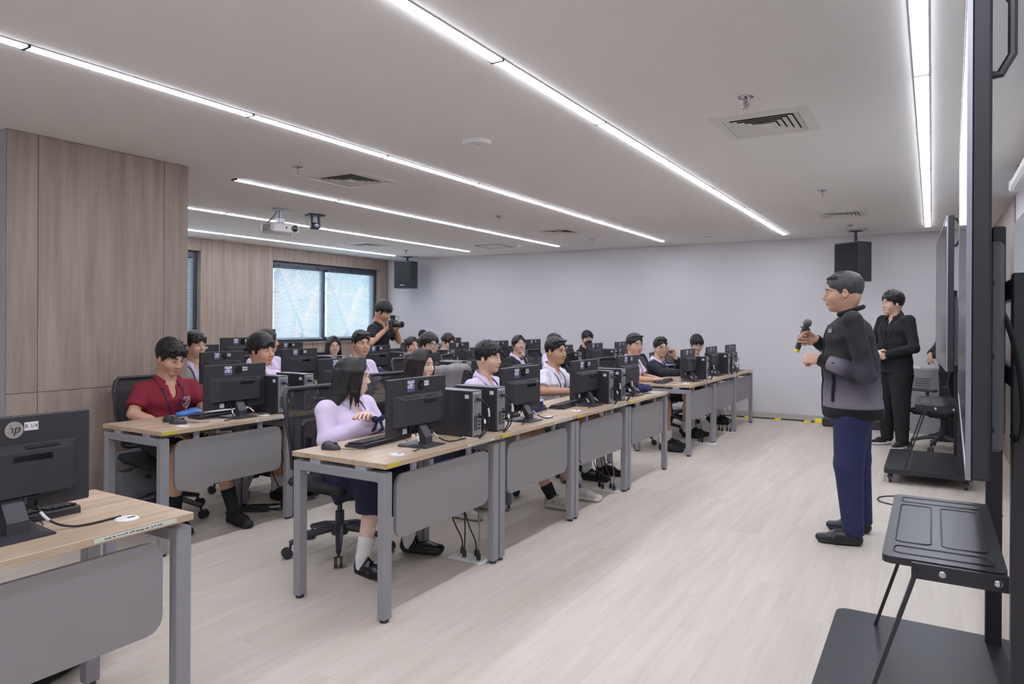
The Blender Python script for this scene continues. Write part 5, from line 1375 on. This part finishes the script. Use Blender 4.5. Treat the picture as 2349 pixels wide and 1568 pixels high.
seat('boy in lilac shirt mostly hidden behind the boy at the keyboard', 'mesh chair of the half hidden boy', -4.72, 9.07, 1.235, skin=(206, 160, 134), hair='short', shirt=LIL, lower='shorts', lower_col=(30, 32, 58), dl=.7)
seat('boy in black jacket wearing a black face mask and glasses', 'mesh chair of the masked boy', -4.72, 10.20, 1.265, skin=(214, 174, 150), hair='fringe', shirt=(32, 32, 36), sleeve='long', lower='shorts', lower_col=(30, 30, 34), extras=(collar, mask, (glasses, (150, 150, 160), True)), dl=.1)
# third row
seat('boy in grey cardigan and lilac shirt beside the oak column', 'mesh chair beside the oak column', -6.32, 4.37, 1.292, skin=(214, 172, 146), hair='fringe', shirt=(176, 176, 178), sleeve='long', lower='shorts', lower_col=(30, 32, 58), hs=1.06, extras=((collar, (214, 200, 230)), (v_front, (214, 200, 230), .26, .075), lanyard), dl=-.05)
seat('student in lilac shirt bending away, hair tied up', 'mesh chair of the student bending away', -6.44, 5.36, 1.315, sex='f', skin=(206, 162, 136), hair='bun', hair_col=(38, 30, 30), shirt=LIL, lower='skirt', lower_col=(30, 32, 58), lk=.9, extras=(stitching,), hs=1.1)
seat('girl with straight long hair and thin glasses by the window', 'mesh chair of the straight haired girl', -6.44, 6.38, 1.215, sex='f', skin=(214, 174, 150), hair='long', hair_col=(38, 32, 33), shirt=LIL, lower='skirt', lower_col=(30, 32, 58), extras=(collar, (glasses, (130, 120, 126), True, .024)), dl=-.35)
seat('girl with tied back hair in profile in the third row', 'mesh chair of the girl in profile', -6.44, 7.93, 1.185, sex='f', skin=(208, 164, 138), hair='pony', shirt=LIL, lower='skirt', lower_col=(30, 32, 58), extras=(collar, stitching), dl=.1)
seat('girl with a bun and lanyard looking down at her desk', 'mesh chair of the girl looking down', -6.44, 8.80, 1.225, sex='f', skin=(220, 180, 156), hair='bun', shirt=LIL, lower='skirt', lower_col=(30, 32, 58), extras=(collar, lanyard, stitching), pitch=.42, lk=-.15)
seat('student of whom only close-cropped black hair shows at the back', 'mesh chair in the far window row', -8.16, 10.36, 1.245, skin=(200, 156, 130), hair='buzz', shirt=LIL, lower='shorts', lower_col=(30, 32, 58))
# empty chairs
put_chair(-3.04, .80, 'empty mesh chair at the nearest desk', .1)
put_chair(-3.02, 9.22, 'empty mesh chair between the last two front row boys', .2)
put_chair(-4.95, 7.15, 'empty mesh chair in the second row aisle', .3)
# jacket over a chair back
t = thing('draped_jacket', 'grey jacket hung over the chair of the swept haired boy', 'jacket', (-3.43, 4.72, .70))
f = Field((-.2, -.36, -.3), (.2, .36, .45), .008)
f.flat((0, 0, -.15), (0, 0, .27), (.24, .06), (.235, .045), (0, 1, 0), .04); f.flat((0, -.20, .30), (0, .20, .30), (.05, .04), (.05, .04), (1, 0, 0), .04); f.ripple(.006, 10, 38, 6); f.ripple(.004, 20, -26, 14, 1)
v, q = f.net(); link('cloth', np_mesh('draped', [(v, q, 0)], [cloth((140, 136, 134))]), t)

# presenter
JK = bpy.data.materials.new('ombre_jacket'); JK.use_nodes = True; nt = JK.node_tree; p = nt.nodes['Principled BSDF']; p.inputs['Roughness'].default_value = .8
tc = nt.nodes.new('ShaderNodeTexCoord'); sp = nt.nodes.new('ShaderNodeSeparateXYZ'); cr = nt.nodes.new('ShaderNodeValToRGB'); mr = nt.nodes.new('ShaderNodeMapRange')
nt.links.new(tc.outputs['Object'], sp.inputs[0]); nt.links.new(sp.outputs['Z'], mr.inputs['Value']); mr.inputs['From Min'].default_value = .80; mr.inputs['From Max'].default_value = 1.30
nt.links.new(mr.outputs[0], cr.inputs['Fac']); nt.links.new(cr.outputs[0], p.inputs['Base Color'])
cr.color_ramp.elements[0].color = srgb(134, 128, 138); cr.color_ramp.elements[1].color = srgb(34, 34, 38); cr.color_ramp.elements[1].position = .78
e = cr.color_ramp.elements.new(.18); e.color = srgb(124, 118, 128); e = cr.color_ramp.elements.new(.52); e.color = srgb(62, 59, 72)
bn = nt.nodes.new('ShaderNodeTexNoise'); bn.inputs['Scale'].default_value = 14; bp = nt.nodes.new('ShaderNodeBump'); bp.inputs['Strength'].default_value = .35; bp.inputs['Distance'].default_value = .02
nt.links.new(tc.outputs['Object'], bn.inputs['Vector']); nt.links.new(bn.outputs['Fac'], bp.inputs['Height']); nt.links.new(bp.outputs['Normal'], p.inputs['Normal'])
JK2 = JK.copy(); JK2.name = 'ombre_sleeve'; n2 = JK2.node_tree; mr2 = [n for n in n2.nodes if n.type == 'MAP_RANGE'][0]; sp2 = [n for n in n2.nodes if n.type == 'SEPXYZ'][0]
n2.links.remove(mr2.inputs['Value'].links[0]); n2.links.new(sp2.outputs['X'], mr2.inputs['Value']); mr2.inputs['From Min'].default_value = .16; mr2.inputs['From Max'].default_value = -.04
KNIT = cloth((24, 24, 27), .9, .4, 300)
def jacket_trim(c):
    t = c['t']; m = MB(); n = 40; z0, z1 = .79, .855; vs = []
    for z, k in ((z1 + .005, 1.0), (z1 - .02, 1.02), (z0 + .01, 1.0), (z0, .96)):
        for i in range(n): a = 2 * PI * i / n; vs.append((.183 * k * math.cos(a) + .0, .215 * k * math.sin(a), z))
    m.add(vs, [(r * n + i, (r + 1) * n + i, (r + 1) * n + (i + 1) % n, r * n + (i + 1) % n) for r in range(3) for i in range(n)] + [tuple(range(3 * n, 4 * n))[::-1]]); m.obj('waistband', KNIT, t)
    for (el, wr) in c['arms']:
        P = [lerp(el, wr, k) for k in (.05, .3, .55, .8)]; m = MB(); m.tube(P, [.050, .0545, .052, .046], 18); m.obj('sleeve_fade', JK2, t)
        a, b_ = lerp(el, wr, .78), lerp(el, wr, 1.0); m = MB(); m.cyl(a, b_, .046, 16, .040); m.obj('cuff', KNIT, t)
    N = c['N']; m = MB(); m.tube([(N[0] - .012 + .074 * math.cos(a), .076 * math.sin(a), N[2] + .030 - .026 * math.cos(a)) for a in np.linspace(.45, 2 * PI - .45, 22)], .016, 8); m.obj('stand_collar', KNIT, t)
    m = MB(); m.tube([(surf(c, .0, z, .004), 0, z) for z in np.linspace(.80, N[2] - .06, 14)], .005, 6); m.obj('zipper', BLACK_PL, t)
    y = .10; z = 1.355; M = frame((surf(c, y, z, .010), y, z), (-.40, 1, 0), (-.15, 0, 1)); m = MB(); put_text(m, 'ais', .052, M); m.obj('chest_logo', LABEL_W, t)
    m = MB(); m.tube([(surf(c, .155, z, .006), .155, z) for z in (.90, .96, 1.02, 1.07)], .010, 6); m.obj('pocket_welt', KNIT, t)
person('presenter in a black to grey faded jacket holding a microphone', (-.44, 5.06, 0), math.radians(188), 1.745, 'stand', look=math.radians(2), skin=(198, 154, 128), hair='grey', hair_col=(62, 60, 60), shirt=(40, 40, 44), sleeve='long', lower='trousers', lower_col=(38, 44, 84), width=1.14, belly=.062, hemx=.008, bag=1.08, neck=.278, collar_open=False, hs=1.06, lean=.03, near=True,
       arms=[((-.06, .27, 1.08), (.20, .15, 1.165)), ((.01, -.27, 1.12), (.225, -.13, 1.285))], hands=('fist', 'grip'), hand_up=[((1, -.15, .05), (0, .75, .66)), ((1, .12, .05), (0, -1, .1))], legs=[((.03, .13, .50), (.0, .15, .09)), ((-.03, -.13, .50), (-.07, -.16, .09))], feet=[(.05, 0), (-.05, 0)],
       shoes=('loafer', ((30, 30, 32), (18, 18, 19), (34, 34, 36))), extras=(inner_shirt, jacket_trim), shirt_mat=JK, hem=.84, group='adults standing', pitch=.03, shirt_name='jacket')
t = thing('microphone', 'black handheld microphone with a yellow ring in the hand of the presenter', 'microphone', (-.44, 5.06, 0), math.radians(188))
a, b_ = Vector((.345, -.098, 1.205)), Vector((.285, -.092, 1.375)); d = (b_ - a).normalized()
m = MB(); m.cyl(a, b_, .0165, 16, .022); m.obj('handle', BLACK_PL, t)
m = MB(); m.cyl(a - d * .002, a + d * .018, .0178, 16); m.obj('yellow_ring', mat('mic_yellow', (228, 206, 50), .4), t)
m = MB(); m.cyl(b_ - d * .016, b_ - d * .006, .035, 8, .030); m.obj('anti_roll_ring', BLACK_PL, t)
m = MB(); m.ell(b_ + d * .026, (.028, .028, .030), 16, 10, R=Vector(d).to_track_quat('Z', 'Y').to_matrix()); m.obj('grille', mat('mic_grille', (120, 120, 124), .35, .8, bump=.6, bscale=900), t)

def suit(c):
    collar(c, (26, 26, 29), .5, .06); m = MB()
    N = c['N']; m.tube([(surf(c, .012, z, .004), .012, z) for z in np.linspace(.86, N[2] - .10, 10)], .004, 6)
    for s in (-1, 1): m.tube([(surf(c, s * y, z, .004), s * y, z) for y, z in ((.07, N[2] - .06), (.085, N[2] - .14), (.045, N[2] - .24), (.012, N[2] - .32))], .005, 6)
    m.obj('lapel_edge', BLACK_SM, c['t'])
def swoosh(c):
    for k, s in enumerate((1, -1)):
        m = MB(); m.tube([(.06, s * .050, .050), (.01, s * .048, .042), (-.02, s * .046, .046), (-.06, s * .042, .078)], [.004, .010, .009, .002], 6)
        o = m.obj('side_mark', LABEL_W, c['t'])
        sh = [x for x in c['t'].children if x.name.startswith('shoe')]; o.matrix_local = sh[0].matrix_local.copy()
person('heavyset man in a black suit standing with folded hands', (-.36, 9.10, 0), math.radians(226), 1.775, 'stand', look=math.radians(-12), skin=(222, 180, 156), hair='curly', shirt=(30, 30, 34), sleeve='long', lower='trousers', lower_col=(26, 26, 29), width=1.22, belly=.04, hemx=.01, bag=1.10, neck=.290, hs=1.06, lean=.01,
       arms=[((.03, .30, 1.13), (.22, .06, 1.04)), ((.03, -.30, 1.13), (.23, -.03, 1.06))], hands=('relaxed', 'hold'), hand_up=[((.2, -1, -.25), (1, .2, .2)), ((.2, 1, -.25), (1, -.2, .2))], shoes=('sneaker', ((26, 26, 28), (216, 216, 218), (30, 30, 32))), extras=(suit, swoosh), hem=.84, group='adults standing', legs=[((.02, .11, .5), (.03, .14, .09)), ((.02, -.11, .5), (-.02, -.13, .09))], feet=[(.4, 0), (-.1, 0)])
person('man in dark suit mostly hidden behind the farther display', (.20, 9.92, 0), math.radians(196), 1.74, 'stand', look=0, skin=(214, 172, 146), hair='short', shirt=(34, 35, 44), sleeve='long', lower='trousers', lower_col=(28, 28, 32), arms=[((.04, .28, 1.14), (.22, .06, 1.00)), ((.04, -.28, 1.14), (.22, -.03, 1.02))], hands=('relaxed', 'relaxed'),
       hand_up=[((.3, -.8, -.5), (1, .2, .2)), ((.3, .8, -.5), (1, -.2, .2))], extras=((v_front, (236, 236, 240), .3, .06), (collar, (236, 236, 240))), group='adults standing', hem=.84, width=1.05)
person('photographer in a black polo shirt aiming a camera', (-6.18, 6.90, 0), math.radians(8), 1.66, 'stand', look=math.radians(6), pitch=.42, skin=(198, 152, 124), hair='bowl', shirt=(28, 29, 36), sleeve='short', lower='trousers', lower_col=(28, 28, 34), width=1.1, hs=1.03, lean=.05,
       arms=[((.16, .27, 1.13), (.24, .07, 1.29)), ((.10, -.30, 1.12), (.20, -.09, 1.30))], hands=('hold', 'hold'), hand_up=[((.8, -.35, .35), (.0, .5, -.85)), ((.55, .3, .8), (-.3, -.9, .2))], extras=((collar, (24, 25, 32), .5, .04),), group='adults standing', hem=.80)
t = thing('dslr_camera', 'black camera with microphone held by the photographer', 'camera', (-6.18, 6.90, 0), math.radians(-4))
m = MB(); m.rbox((.30, -.02, 1.36), (.06, .135, .095), .012); m.rbox((.295, -.02, 1.415), (.05, .06, .035), .01); m.obj('camera_body', BLACK_PL, t)
m = MB(); m.cyl((.325, -.02, 1.355), (.40, -.02, 1.355), .037, 20); m.cyl((.40, -.02, 1.355), (.455, -.02, 1.355), .042, 20); lo_ = m.obj('lens', BLACK_PL, t)
m = MB(); m.ell((.454, -.02, 1.355), (.006, .034, .034), 16, 8); m.obj('front_element', BLACK_GLOSS, lo_)
m = MB(); m.rbox((.29, -.02, 1.452), (.08, .035, .045), .01); m.tube(bez((.33, -.02, 1.455), (.41, -.02, 1.47), (.44, -.03, 1.43), (.38, -.05, 1.40)), .003, 6); m.obj('shotgun_microphone', BLACK_SM, t)

bpy.context.view_layer.update()
